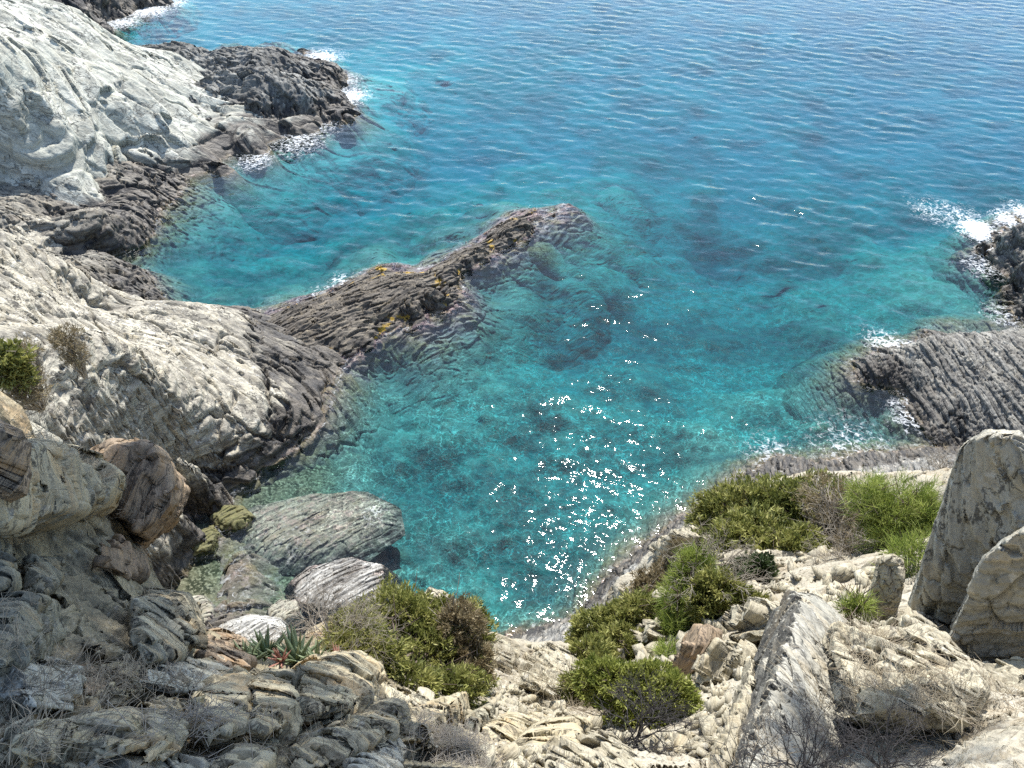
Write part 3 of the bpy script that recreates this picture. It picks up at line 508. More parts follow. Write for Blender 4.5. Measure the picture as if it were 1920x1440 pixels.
FG = [
 ('boulder', 'smooth tan ledge rock with an orange lower face, highest on the shaded left', [(18, 842), (60, 838), (130, 855), (190, 878), (228, 908), (222, 940), (150, 965), (60, 985), (0, 1000), (-40, 960), (-40, 850)], .45, SA, dict(smooth_it=2, terr=.4, tt=.25)),
 ('boulder', 'flat grey-brown rock cap behind the tan ledge, against the beige headland', [(-40, 790), (0, 788), (60, 803), (115, 835), (150, 868), (60, 860), (-40, 860)], .35, GR, dict(smooth_it=1, t=4.9)),
 ('boulder', 'rounded brown rock cut by the left frame edge beside the tan ledge', [(-40, 800), (0, 800), (20, 815), (24, 870), (18, 925), (-40, 940)], .7, RU, dict(smooth_it=1)),
 ('boulder', 'tall rust-brown block with a flat dark top overhanging the shallow water', [(150, 905), (188, 856), (222, 836), (288, 838), (308, 880), (343, 915), (330, 960), (268, 1022), (240, 1010), (235, 930)], .3, RU, dict(t=5.05, terr=.6, back=.7)),
 ('strata_rock', 'dark grey-green rock of thin layers just below the tan ledge', [(120, 925), (180, 905), (230, 915), (246, 970), (262, 1020), (200, 1040), (120, 1000)], .22, DK, dict()),
 ('strata_rock', 'dark layered rock stack at the left frame edge halfway down the shade', [(-30, 1140), (40, 1133), (84, 1142), (88, 1190), (70, 1240), (0, 1255), (-30, 1250)], .25, DK, dict()),
 ('strata_rock', 'narrow dark rock at the left frame edge above the layered stack', [(-30, 1010), (10, 1015), (20, 1060), (14, 1105), (-30, 1115)], .25, DK, dict()),
 ('stone', 'small squared stone on the bare soil slope', [(55, 1055), (80, 1046), (106, 1054), (108, 1090), (85, 1118), (60, 1100)], .16, DK, dict()),
 ('stone', 'knobbly brown stone at the brink over the shallow water', [(206, 1026), (235, 1016), (265, 1030), (262, 1070), (235, 1088), (205, 1070)], .16, RU, dict()),
 ('strata_rock', 'big dark layered block standing at the brink above the white boulder', [(255, 1130), (285, 1116), (345, 1124), (364, 1150), (370, 1210), (350, 1238), (280, 1246), (258, 1200)], .32, DK, dict(terr=1.0)),
 ('boulder', 'small flat brown ledge rock beside the succulents', [(378, 1196), (420, 1192), (456, 1206), (464, 1240), (440, 1262), (390, 1240)], .14, RU, dict()),
 ('boulder', 'smooth grey-green upright boulder above the dry grass in the left corner', [(42, 1262), (80, 1248), (124, 1250), (120, 1300), (105, 1338), (60, 1325), (35, 1300)], .24, GR, dict(smooth_it=1)),
 ('stone', 'small brown stone with a dark hollow under it, right of the upright boulder', [(134, 1284), (160, 1262), (188, 1262), (190, 1284), (165, 1304), (140, 1302)], .12, RU, dict()),
 ('stone', 'broad low tan stone in the middle of the shaded rubble', [(175, 1270), (220, 1258), (262, 1266), (266, 1300), (230, 1320), (180, 1318)], .14, SA, dict()),
 ('rock_slab', 'tilted grey-green slab above the row of split blocks', [(292, 1258), (350, 1240), (404, 1232), (418, 1276), (400, 1300), (330, 1304), (295, 1296)], .15, GR, dict()),
 ('stone', 'flat tan topped stone above the long boulder', [(98, 1312), (112, 1300), (165, 1300), (180, 1318), (172, 1342), (110, 1344)], .14, SA, dict()),
 ('boulder', 'long sunlit-topped tan boulder along the bottom left', [(30, 1362), (60, 1346), (140, 1344), (240, 1342), (286, 1356), (298, 1384), (280, 1410), (200, 1422), (90, 1420), (34, 1396)], .26, SA, dict(smooth_it=1, terr=.5)),
 ('boulder', 'bumpy ochre column rock between the long boulder and the split blocks', [(268, 1330), (290, 1304), (340, 1298), (352, 1330), (350, 1390), (330, 1424), (285, 1425), (268, 1390)], .3, SA, dict(terr=1.0)),
 ('strata_rock', 'slanting tan block left of the narrow gap in the split row', [(352, 1308), (400, 1290), (468, 1278), (470, 1330), (466, 1382), (400, 1398), (354, 1380)], .26, SA, dict(lean=(0, -.16))),
 ('strata_rock', 'square tan block in the middle of the split row', [(474, 1286), (500, 1276), (552, 1280), (550, 1340), (545, 1378), (500, 1388), (474, 1380)], .28, SA, dict(lean=(0, -.16))),
 ('strata_rock', 'largest flat-topped tan block, right end of the split row', [(552, 1272), (575, 1256), (640, 1250), (690, 1240), (726, 1258), (722, 1290), (700, 1330), (640, 1360), (575, 1366), (552, 1340)], .36, SA, dict(lean=(0, -.2), shrink=.8)),
 ('stone', 'small dark stone between the split row and the bottom ridge', [(480, 1396), (500, 1384), (524, 1390), (516, 1420), (490, 1424)], .12, DK, dict()),
 ('rock_ridge', 'long low tan ridge rock below the largest flat-topped block', [(545, 1404), (600, 1380), (660, 1356), (720, 1330), (760, 1320), (768, 1340), (740, 1380), (690, 1420), (600, 1450), (545, 1450)], .2, SA, dict(smooth_it=1)),
 ('strata_rock', 'sunlit tan rock with a pointed tip below the big bush', [(690, 1392), (740, 1346), (800, 1330), (868, 1304), (872, 1330), (850, 1360), (780, 1392), (720, 1410)], .2, SA, dict(terr=.6)),
 ('rock_fin', 'small dark thin fin of rock right of the pointed tan rock', [(876, 1356), (900, 1340), (926, 1318), (920, 1350), (900, 1366), (880, 1366)], .12, DK, dict()),
 ('stone', 'small yellow stone at the edge of the largest flat-topped block', [(706, 1300), (725, 1290), (744, 1300), (738, 1324), (715, 1326)], .14, CR, dict()),
 ('boulder', 'lumpy white rock at the foot of the big bush', [(760, 1300), (780, 1282), (800, 1286), (808, 1312), (790, 1330), (762, 1326)], .25, CR, dict()),
 ('strata_rock', 'cream rock with a rounded top left of the tilted block', [(905, 1372), (950, 1350), (1000, 1340), (1026, 1342), (1020, 1372), (960, 1408), (915, 1416)], .22, SA, dict()),
 ('strata_rock', 'big tilted grey-tan block cut by the bottom edge in the centre', [(955, 1440), (975, 1392), (1020, 1364), (1080, 1352), (1096, 1360), (1085, 1400), (1060, 1470), (960, 1480)], .3, SA, dict(smooth_it=1)),
 ('rock_slab', 'pale grey cracked slab beside the twig pile', [(664, 1424), (690, 1394), (740, 1380), (772, 1384), (760, 1420), (730, 1450), (670, 1456)], .14, GR, dict()),
 ('stone', 'upright pale chip standing in the twig pile', [(790, 1374), (800, 1366), (812, 1380), (810, 1402), (800, 1406)], .1, GR, dict()),
 ('boulder', 'wide low grey boulder cut by the bottom edge under the ochre column', [(180, 1436), (250, 1422), (340, 1418), (396, 1434), (396, 1480), (180, 1480)], .16, GR, dict(smooth_it=1)),
 ('boulder', 'rounded tan boulder cut by the bottom edge left of the small dark stone', [(412, 1424), (440, 1404), (480, 1408), (506, 1432), (506, 1480), (412, 1480)], .2, SA, dict(smooth_it=1)),
 ('strata_rock', 'sunlit yellowish rock cut by the bottom edge right of the tilted block', [(1072, 1420), (1100, 1398), (1150, 1392), (1180, 1410), (1200, 1450), (1130, 1480), (1075, 1470)], .2, CR, dict()),
 ('boulder', 'large cream boulder with dry grass on top, lower right', [(1560, 1200), (1600, 1176), (1690, 1186), (1760, 1196), (1830, 1250), (1852, 1300), (1790, 1360), (1700, 1370), (1585, 1350)], .3, CR, dict(smooth_it=1, tt=.25, back=1.2, t=(5.15, 4.25))),
 ('stone', 'yellow-cream stone perched at the foot of the leaning slab', [(1680, 1184), (1710, 1168), (1740, 1176), (1746, 1204), (1710, 1214), (1680, 1206)], .2, CR, dict(smooth_it=1, t=5.1)),
 ('boulder', 'greyish boulder cut by the right edge in the bottom corner', [(1830, 1280), (1870, 1262), (1930, 1256), (1970, 1290), (1970, 1450), (1860, 1450), (1826, 1370)], .25, CR, dict(smooth_it=1)),
 ('rock_slab', 'flat pale slab with a dark undercut on the right slope', [(1370, 1172), (1385, 1145), (1450, 1132), (1462, 1150), (1448, 1184), (1400, 1192)], .3, CR, dict(terr=1., t=8.0)),
 ('rock_slab', 'thin dark slab sticking out under the flat pale slab', [(1368, 1192), (1400, 1184), (1446, 1178), (1440, 1196), (1380, 1206)], .15, DK, dict(t=7.8)),
 ('strata_rock', 'brown splintered upright rock beside the pine sapling', [(1262, 1262), (1285, 1215), (1312, 1176), (1345, 1178), (1342, 1210), (1310, 1268), (1275, 1278)], .3, RU, dict(fr=0, t=7.6, joint=1.2)),
 ('stone', 'cream cracked block right below the splintered rock', [(1308, 1262), (1318, 1232), (1352, 1206), (1392, 1214), (1390, 1248), (1350, 1282), (1315, 1284)], .2, CR, dict(t=7.2)),
 ('boulder', 'smooth cream boulder between the low bushes on the right slope', [(1192, 1182), (1215, 1150), (1245, 1140), (1246, 1165), (1225, 1196), (1198, 1204)], .5, CR, dict(smooth_it=1)),
 ('boulder', 'cream boulder topping the brink right of the sea glitter', [(1225, 1030), (1270, 1004), (1316, 985), (1322, 1012), (1280, 1040), (1238, 1056)], .6, CR, dict()),
 ('boulder', 'pale rock poking out above the big bush against the sea', [(795, 1130), (815, 1112), (838, 1112), (848, 1128), (838, 1144), (808, 1146)], .3, CR, dict(t=8.3)),
 ('rock_ridge', 'folded cream rock ribs at the head of the white gully', [(985, 1262), (1010, 1240), (1050, 1218), (1066, 1236), (1060, 1280), (1020, 1300), (990, 1290)], .4, CR, dict(terr=1.0)),
 ('stone', 'angular white block on the left lip of the gully', [(925, 1210), (950, 1204), (962, 1222), (950, 1250), (930, 1244)], .3, CR, dict()),
]
for name, label, outl, h, st, kw in FG:
    if kw.pop('fr', None) is not None: st = (st[0], fr_blade, st[2], st[3])
    cat = {'boulder': 'boulder', 'stone': 'stone', 'strata_rock': 'rock', 'rock_slab': 'slab', 'rock_ridge': 'rock', 'rock_fin': 'rock'}[name]
    ground_rock(name, label, outl, h, st, cat, **kw)
def thick(pts, back):
    o = [pt(*p) for p in pts]
    for u, v, t in pts: o.append(pt(u, v, t+back))
    return o
hull_rock('rock_slab', 'tall leaning grey slab at the right edge, standing behind the second slab', thick([(1802, 842, 6.75), (1822, 824, 6.6), (1850, 808, 6.6), (1884, 818, 6.35), (1912, 812, 6.4), (1990, 900, 6.3), (1795, 950, 6.9), (1768, 1060, 7.4), (1722, 1110, 7.7), (1692, 1172, 7.9), (1770, 1230, 8.1), (1990, 1200, 7.8)], .9), M_SLAB, fr_slab, .12, .02, .014, 'slab', joint=.7, terr=.7, blocky=.8, crack=1.3, rough=.5, facet=.5, scales=(1, .45), smooth_it=1)
hull_rock('rock_slab', 'second grey slab leaning in front of the tall one, cut by the right edge', thick([(1850, 1044, 5.9), (1885, 1015, 5.8), (1990, 960, 5.6), (1812, 1150, 6.3), (1770, 1212, 6.6), (1800, 1262, 6.9), (1838, 1310, 7.1), (1990, 1310, 7.0)], .6), M_SLAB, fr_slab, .1, .02, .012, 'slab', joint=.6, terr=.7, blocky=.8, crack=1.3, rough=.5, facet=.5, scales=(1, .45), smooth_it=1)
hull_rock('rock_pillar', 'short squared pillar with a bright rough top left of the tall leaning slab', thick([(1652, 1046, 6.6), (1672, 1040, 6.6), (1688, 1052, 6.55), (1690, 1100, 6.6), (1674, 1170, 6.9), (1628, 1172, 6.95), (1622, 1150, 6.9), (1640, 1090, 6.7)], .4), M_CREAM, fr_fg, .08, .018, .012, 'rock', joint=.3, terr=.8)
hull_rock('standing_rock', 'big pointed blade of rock with a dark striped left flank and pale face', [pt(*p) for p in [(1484, 1108, 5.5), (1528, 1112, 5.5), (1500, 1128, 4.95), (1455, 1300, 4.1), (1400, 1460, 3.45), (1408, 1262, 5.9), (1340, 1460, 5.3), (1604, 1180, 5.5), (1612, 1240, 5.2), (1600, 1320, 4.8), (1560, 1460, 4.0), (1480, 1460, 3.65), (1500, 1250, 4.6),
          (1450, 1150, 6.1), (1560, 1150, 6.3), (1420, 1460, 5.2), (1560, 1400, 5.4)]], M_SLAB, flank=(M_SLATE, (-.9, -.35, .1), .5), fr=fr_blade, t=.09, amp=.02, vox=.011, cat='rock', joint=.6, terr=.75, blocky=.5, crack=.5, rough=.2, facet=.35, smooth_it=2)
hull_rock('rock_slab', 'thin tan plank of rock leaning on the dark flank of the pointed blade', thick([(1398, 1246, 5.0), (1412, 1234, 4.95), (1416, 1270, 4.8), (1396, 1360, 4.5), (1352, 1462, 4.1), (1328, 1462, 4.15)], .18), M_CREAM, fr_blade, .06, .014, .010, 'rock', joint=.3)
# boulders standing in the shallow water, and the mossy one
def sea_rock(label, outline, z, mat, fr, depth=1.2, shrink=.7, vox=.035, name='boulder', **kw):
    o = np.array(outline, float); c = o.mean(0); P = []
    for u, v in o:
        P.append(pz(u, v, z*.25 if z > 0 else z-.12)); q = pz(u, v, 0); cq = pz(c[0], c[1], 0); P.append(np.array([cq[0]+(q[0]-cq[0])*1.4, cq[1]+(q[1]-cq[1])*1.4, -depth])); u2, v2 = c+(np.array([u, v])-c)*shrink; P.append(pz(u2, v2-(4 if z > .2 else 0), z))
    hull_rock(name, label, P, mat, fr, kw.pop('tt', .2), kw.pop('amp', .05), vox, 'boulder', keep=False, **{**dict(joint=.9, terr=.8, blocky=.6, crack=.5, rough=.25, facet=.4, smooth_it=2), **kw})
M_SUNK = rock_mat('wet_flat_rock', fr_spit, (.40, .39, .31), (.28, .27, .21), (.07, .068, .06), 1.2, (.24, .20, .12), -.4, .35, line=.2, algae=False)
M_PALEB = rock_mat('white_boulder_rock', fr_spit, (.56, .55, .50), (.42, .41, .37), (.10, .10, .095), 1.2, None, .05, .3, line=.5, rough=.6, algae=False)
M_MOSS = rock_mat('mossy_rock', fr_spit, (.20, .19, .08), (.14, .13, .05), (.05, .05, .025), 2.0, (.12, .13, .04), -.3, .2, line=.4, algae=False)
sea_rock('large flat boulder awash, in the shallows below the headland', [(448, 980), (480, 950), (560, 930), (660, 922), (704, 945), (710, 980), (660, 1015), (580, 1035), (490, 1030)], -.14, M_SUNK, fr_spit, .7, terr=.35, tt=.32, amp=.06, rough=.5)
sea_rock('flat striped boulder awash behind the grey dead shrub', [(545, 1090), (580, 1062), (660, 1045), (716, 1060), (724, 1110), (690, 1140), (600, 1140), (555, 1125)], .14, M_PALEB, fr_spit)
sea_rock('bright white streaked boulder at the water edge under the brink', [(388, 1196), (420, 1166), (470, 1150), (525, 1158), (548, 1190), (530, 1240), (450, 1250), (400, 1230)], .7, M_PALEB, fr_spit)
sea_rock('small mossy olive boulder awash between headland and flat boulder', [(394, 968), (420, 948), (455, 948), (474, 966), (458, 988), (410, 990)], .22, M_MOSS, fr_spit, .8)
sea_rock('second mossy olive boulder, lower and longer, in the shallows', [(352, 1020), (375, 992), (400, 984), (412, 1000), (396, 1030), (362, 1042)], .2, M_MOSS, fr_spit, .8)
sea_rock('dark boulder awash beside the bright white streaked one', [(500, 1140), (525, 1120), (556, 1124), (560, 1150), (530, 1168), (505, 1160)], .08, M_SUNK, fr_spit, .8)
sea_rock('low wet boulder farthest down the shallows, beneath the brink', [(300, 1150), (330, 1122), (380, 1116), (400, 1140), (380, 1180), (330, 1190)], .05, M_SUNK, fr_spit, .6)

# ------------------------------------------------------------------ plants and litter
pr = np.random.default_rng(21)
SB = make_bvh()
def unit(v): return v/np.maximum(np.linalg.norm(v, axis=-1, keepdims=True), 1e-9)
def tubes(A, B, ra, rb, k=3):
    """thin tapered sticks from A to B"""
    A = np.asarray(A, float); B = np.asarray(B, float); n = len(A); d = unit(B-A); h = np.where(np.abs(d[:, 2:]) > .9, [[1., 0, 0]], [[0, 0, 1.]])
    x = unit(np.cross(d, h)); y = np.cross(d, x); a = np.arange(k)*2*math.pi/k; V = []
    off = x[:, None]*np.cos(a)[None, :, None]+y[:, None]*np.sin(a)[None, :, None]
    V = np.concatenate([A[:, None]+off*np.asarray(ra).reshape(-1, 1, 1), B[:, None]+off*np.asarray(rb).reshape(-1, 1, 1)], 1)
    base = np.arange(n)[:, None]*2*k; i = np.arange(k); j = (i+1) % k
    q = np.stack([i, j, j+k, i+k], -1)[None]+base[:, :, None]
    return V.reshape(-1, 3), q.reshape(-1, 4)
def shrub_sticks(base, up, size, stems, depth, r0, spread=.9, seed=0):
    r_ = np.random.default_rng(seed); A, B, RA, RB = [], [], [], []
    def grow(p, d, L, r, k):
        q = p+d*L; A.append(p); B.append(q); RA.append(r); RB.append(r*.7)
        if k == 0: return
        for _ in range(2 if r_.random() < .6 else 3):
            nd = unit(d+r_.normal(0, .55, 3)+np.array([0, 0, .08])); grow(q, nd, L*r_.uniform(.62, .9), r*.66, k-1)
    for _ in range(stems):
        d = unit(np.array(up)+r_.normal(0, spread, 3)*np.array([1, 1, .6])); d[2] = abs(d[2])*.8+.1; d = unit(d)
        grow(np.array(base)+r_.normal(0, size*.06, 3), d, size*r_.uniform(.22, .36), r0, depth)
    return np.array(A), np.array(B), np.array(RA), np.array(RB)
M_WOODG = plain_mat('grey_dead_wood', (.39, .345, .275), (.20, .17, .135)); M_WOODD = plain_mat('dark_charred_wood', (.055, .05, .05), (.025, .022, .022)); M_WOODB = plain_mat('brown_bark', (.13, .095, .07), (.07, .05, .04))
M_JUN = leaf_mat('olive_juniper_leaf', (.11, .125, .03), (.23, .24, .065), (.36, .35, .12)); M_JUNB = leaf_mat('bright_juniper_leaf', (.125, .155, .03), (.25, .275, .06), (.37, .385, .12))
M_PINE = leaf_mat('bright_pine_needle', (.12, .165, .03), (.24, .30, .06), (.38, .42, .12)); M_DRY = leaf_mat('brown_dry_leaf', (.16, .125, .065), (.25, .20, .115), (.34, .29, .18)); M_DKL = leaf_mat('dark_mastic_leaf', (.022, .035, .012), (.045, .07, .022), (.08, .11, .04))
def sprigs(C, D, n, L, w, seed, fan=.55, tint=None):
    """n slim leaves fanning out of each point C along D"""
    r_ = np.random.default_rng(seed); m_ = len(C)
    c = np.repeat(C, n, 0)+r_.normal(0, L*.22, (m_*n, 3)); d = unit(np.repeat(D, n, 0)+r_.normal(0, fan, (m_*n, 3))); l = L*r_.uniform(.6, 1.25, (m_*n, 1))
    s = unit(np.cross(d, r_.normal(0, 1, (m_*n, 3))))*w*.5
    V = np.stack([c-s*.6, c+s*.6, c+d*l*.55+s, c+d*l, c+d*l*.55-s], 1).reshape(-1, 3)
    b_ = np.arange(m_*n)[:, None]*5; q = np.concatenate([b_+[0, 1, 2, 4]], 1); t3 = b_+np.array([[4, 2, 3]])
    tn = np.repeat(tint if tint is not None else r_.random(m_), n)+r_.normal(0, .12, m_*n)
    return V, q, t3, np.repeat(np.clip(tn, 0, 1), 5)
def blob_points(blobs, n, seed, lump=3.0, thr=-.12):
    r_ = np.random.default_rng(seed); C, D = [], []; vol = np.array([b[1][0]*b[1][1]*b[1][2] for b in blobs])**.67; cnt = (n*vol/vol.sum()).astype(int)
    for (c, rad), k in zip(blobs, cnt):
        x = unit(r_.normal(0, 1, (k*3, 3))); rr = r_.random((k*3, 1))**.42
        bumpy = 1+.38*fbm((x*1.7+np.array(c)*3.1).astype(np.float32), 3)[:, None]*1.6
        p = np.array(c)+x*rr*np.array(rad)*bumpy
        keep = (vn((p*lump/np.mean(rad)).astype(np.float32)) > thr) & (x[:, 2] > -.75); p, x = p[keep][:k], x[keep][:k]
        C.append(p); D.append(unit(x+np.array([0, 0, .55])))
    return np.concatenate(C), np.concatenate(D)
def bush(name, label, cat, px, t, n, mat, L=.055, w=.011, nl=9, fan=.55, seed=1, thr=-.12, stemmat=None, depth=.8, group=None, sticks=9, lump=3.0):
    """px: list of (u, v, half width, half height) lobes of the crown in photo pixels, at slant distance t"""
    blobs = []
    for u, v, ru, rv in px:
        tt = min(t, max(t*.8, hit(u, v, SB, t)-.3*ru*t/F)); c = pt(u, v, tt); k = tt/F; a = ru*k*1.14; bz = rv*k*1.14; blobs.append((c, (a, (a+bz)*.5*depth, bz)))
    base = np.mean([b[0] for b in blobs], 0); r = SB.ray_cast(Vector(base), Vector((0, 0, -1)), 6); g_ = np.array(r[0]) if r[0] is not None else base-np.array([0, 0, 1.])
    if base[2]-g_[2] > 2.2: g_ = base-np.array([0, 0, 1.0])
    root = empty(name, g_, label, cat, group)
    C, D = blob_points(blobs, n, seed, lump, thr)
    tint = np.clip(.5+.9*fbm((C/(np.mean([b[1][0] for b in blobs])*.4)).astype(np.float32), 2)+.25*pr.normal(0, 1, len(C)), 0, 1)
    V, q, t3, tn = sprigs(C, D, nl, L, w, seed+5, fan, tint)
    mesh_np('foliage', V-g_, [q, t3], mat, root, attrs={'tint': tn})
    A, B, RA, RB = [], [], [], []
    for i in range(sticks*len(blobs)):
        b_ = blobs[i % len(blobs)]; tip = np.array(b_[0])+pr.normal(0, .42, 3)*np.array(b_[1]); p0 = g_+pr.normal(0, .03, 3); m_ = (p0+tip)/2+pr.normal(0, .12, 3)*np.array(b_[1]); r0 = .012+.012*pr.random()
        A += [p0, m_]; B += [m_, tip]; RA += [r0, r0*.6]; RB += [r0*.6, r0*.25]
        for _ in range(5):
            e = tip+pr.normal(0, .35, 3)*np.array(b_[1]); A.append(m_+(tip-m_)*pr.random()); B.append(e); RA.append(r0*.3); RB.append(.002)
    r2 = np.random.default_rng(seed+900); sel = r2.integers(0, len(C), 30+n//60); c0 = C[sel]-D[sel]*L*1.2; d0 = unit(D[sel]+r2.normal(0, .5, (len(sel), 3))); l0 = (L*r2.uniform(1.2, 4.2, (len(sel), 1))); e0 = c0+d0*l0; s0 = c0+d0*l0*.55; e1 = s0+unit(d0+r2.normal(0, .6, d0.shape))*l0*.5
    k_ = 2*len(sel); A = np.concatenate([np.array(A), c0, s0]); B = np.concatenate([np.array(B), e0, e1]); RA = np.concatenate([RA, np.full(k_, .05*L)]); RB = np.concatenate([RB, np.full(k_, .018*L)])
    V, q = tubes(A, B, RA, RB, 4); mesh_np('stem', V-g_, [q], stemmat or M_WOODB, root, attrs={'tint': r2.random(len(V))})
    return root
bush('juniper_bush', 'big rounded olive green bush at the bottom centre above the flat-topped block', 'bush', [(735, 1172, 75, 62), (800, 1170, 66, 46), (850, 1230, 65, 70), (770, 1240, 85, 60), (690, 1235, 66, 44), (670, 1185, 40, 40), (640, 1225, 40, 30), (880, 1170, 30, 44), (845, 1300, 55, 34), (770, 1290, 50, 30)], 6.4, 7600, M_JUN, .05, .010, 9, seed=3, thr=-.18, lump=4)
bush('dry_bush', 'brown half-dead bush leaning on the right side of the big olive bush', 'bush', [(862, 1175, 42, 48), (842, 1205, 34, 30), (880, 1240, 38, 40)], 6.1, 1300, M_DRY, .045, .008, 8, seed=4, thr=.0, stemmat=M_WOODG, sticks=16)
bush('juniper_bush', 'wide olive juniper at the seaward end of the right slope thicket', 'bush', [(1365, 965, 60, 46), (1440, 960, 80, 52), (1510, 975, 66, 66), (1410, 1015, 80, 44), (1335, 990, 34, 44), (1490, 1030, 60, 40)], 14.2, 6800, M_JUN, .10, .024, 8, seed=6, thr=-.15)
bush('dead_bush', 'purple-grey leafless bush between the wide juniper and the bright pine', 'bush', [(1560, 940, 50, 45), (1585, 990, 60, 62), (1620, 1030, 50, 50)], 13.2, 1500, M_DRY, .07, .012, 6, seed=8, thr=.0, stemmat=M_WOODG, sticks=45)
bush('pine_tree', 'bright green young pine on the slope left of the tall leaning slab', 'pine', [(1625, 930, 26, 36), (1690, 950, 60, 40), (1740, 975, 36, 40), (1690, 1005, 60, 40), (1720, 1050, 45, 36), (1670, 970, 50, 36)], 11.6, 1150, M_PINE, .15, .006, 16, .6, seed=10, thr=-.1)
bush('mastic_bush', 'small very dark round bush under the wide juniper', 'bush', [(1415, 1075, 34, 36), (1400, 1095, 24, 22)], 10.6, 1300, M_DKL, .05, .02, 8, seed=12, thr=-.2)
bush('pine_sapling', 'upright yellow-green pine sapling on the sunny right slope', 'pine', [(1288, 1080, 20, 40), (1275, 1130, 26, 44), (1262, 1190, 24, 40), (1310, 1060, 22, 30), (1255, 1230, 14, 24)], 9.4, 760, M_PINE, .13, .006, 14, .6, seed=14, thr=-.05)
bush('juniper_bush', 'middle juniper beside the pine sapling, above the pale slab', 'bush', [(1345, 1120, 45, 42), (1385, 1130, 34, 32), (1340, 1165, 30, 24)], 9.2, 2200, M_JUN, .07, .015, 8, seed=16, thr=-.1)
bush('juniper_bush', 'grey-green low juniper along the dark strata edge by the glitter', 'bush', [(1120, 1190, 45, 44), (1165, 1165, 45, 30), (1110, 1240, 36, 34), (1195, 1140, 34, 24), (1160, 1220, 40, 36)], 9.6, 3400, M_JUN, .07, .015, 8, seed=18, thr=-.12)
bush('juniper_bush', 'vivid green spreading juniper over the white scree', 'bush', [(1140, 1275, 46, 28), (1200, 1290, 66, 36), (1255, 1310, 44, 38), (1210, 1330, 60, 30), (1240, 1350, 34, 22)], 6.3, 4200, M_JUNB, .045, .010, 9, seed=20, thr=-.15, lump=4)
bush('juniper_bush', 'small drab green juniper beneath the vivid spreading one, at the gully', 'bush', [(1085, 1285, 24, 24), (1110, 1300, 24, 22)], 6.9, 700, M_JUN, .045, .010, 9, seed=22)
bush('rock_shrub', 'dusty brown shrub on the brink above the low grey-green juniper', 'bush', [(1230, 1095, 40, 26), (1265, 1075, 36, 24), (1215, 1120, 26, 20)], 12.5, 1300, M_DRY, .06, .014, 7, seed=24, thr=-.05, stemmat=M_WOODG)
bush('pine_sapling', 'tiny green pine sprout behind the boulder by the pillar', 'pine', [(1610, 1138, 20, 14), (1595, 1148, 14, 10)], 6.6, 60, M_PINE, .09, .005, 14, .7, seed=26, sticks=3)
bush('mastic_bush', 'dark green bush at the left edge on the beige headland', 'bush', [(2, 685, 34, 30), (34, 702, 20, 20)], 21, 900, M_JUN, .14, .045, 7, seed=28, stemmat=M_WOODG)
bush('dead_bush', 'violet-grey shrub beside the dark green bush on the beige headland', 'bush', [(45, 660, 26, 24), (30, 745, 50, 24), (60, 720, 26, 30)], 21.3, 420, M_DRY, .10, .018, 6, seed=30, thr=.05, stemmat=M_WOODG, sticks=26)
bush('dead_bush', 'solitary grey shrub in the cracked middle of the beige headland', 'bush', [(130, 640, 26, 28), (140, 665, 18, 24)], 24.5, 380, M_DRY, .10, .02, 6, seed=32, thr=.05, stemmat=M_WOODG, sticks=26)

def stick_shrub(name, label, px, t, size, stems, depth, r0, mat, seed, cat='shrub', spread=.9, up=(0, 0, 1)):
    b_ = pt(px[0], px[1], t); A, B, RA, RB = shrub_sticks(b_, up, size, stems, depth, r0, spread, seed)
    root = empty(name, b_, label, cat)
    n0 = max(1, int(len(A)*.0)); V, q = tubes(A, B, RA, RB, 3); o = mesh_np('branch', V-b_, [q], mat, root, attrs={'tint': pr.random(len(V))}); return root
stick_shrub('dead_shrub', 'pale silvery leafless shrub left of the big olive bush', (625, 1222), 5.3, .55, 34, 5, .0042, M_WOODG, 40)
stick_shrub('dead_shrub', 'grey bare stems among the pine and dead bush on the slope', (1600, 1070), 11.5, .9, 12, 5, .009, M_WOODG, 41)
stick_shrub('dead_shrub', 'pale bare twigs rising over the pine sapling', (1345, 1085), 9.4, .65, 14, 5, .008, M_WOODG, 42)
stick_shrub('dead_shrub', 'tangle of dark and grey dead branches under the vivid juniper', (1190, 1392), 5.3, .42, 26, 5, .006, M_WOODD, 43, spread=1.6, up=(.1, -.3, .1))
stick_shrub('dead_shrub', 'charred black twiggy shrub along the bottom right edge', (1500, 1452), 3.1, .30, 30, 4, .0032, M_WOODD, 44, spread=1.1)
stick_shrub('dead_shrub', 'second charred black shrub, smaller, right of the first along the bottom', (1660, 1446), 3.2, .24, 22, 4, .003, M_WOODD, 45, spread=1.1)
stick_shrub('dead_shrub', 'charred twigs against the dark flank of the pointed blade', (1400, 1456), 3.3, .22, 14, 4, .003, M_WOODD, 46, spread=1.0)
stick_shrub('dead_shrub', 'small grey shrub on the shore ledge left of the tall slab', (1770, 900), 16.0, .6, 20, 4, .012, M_WOODG, 47)

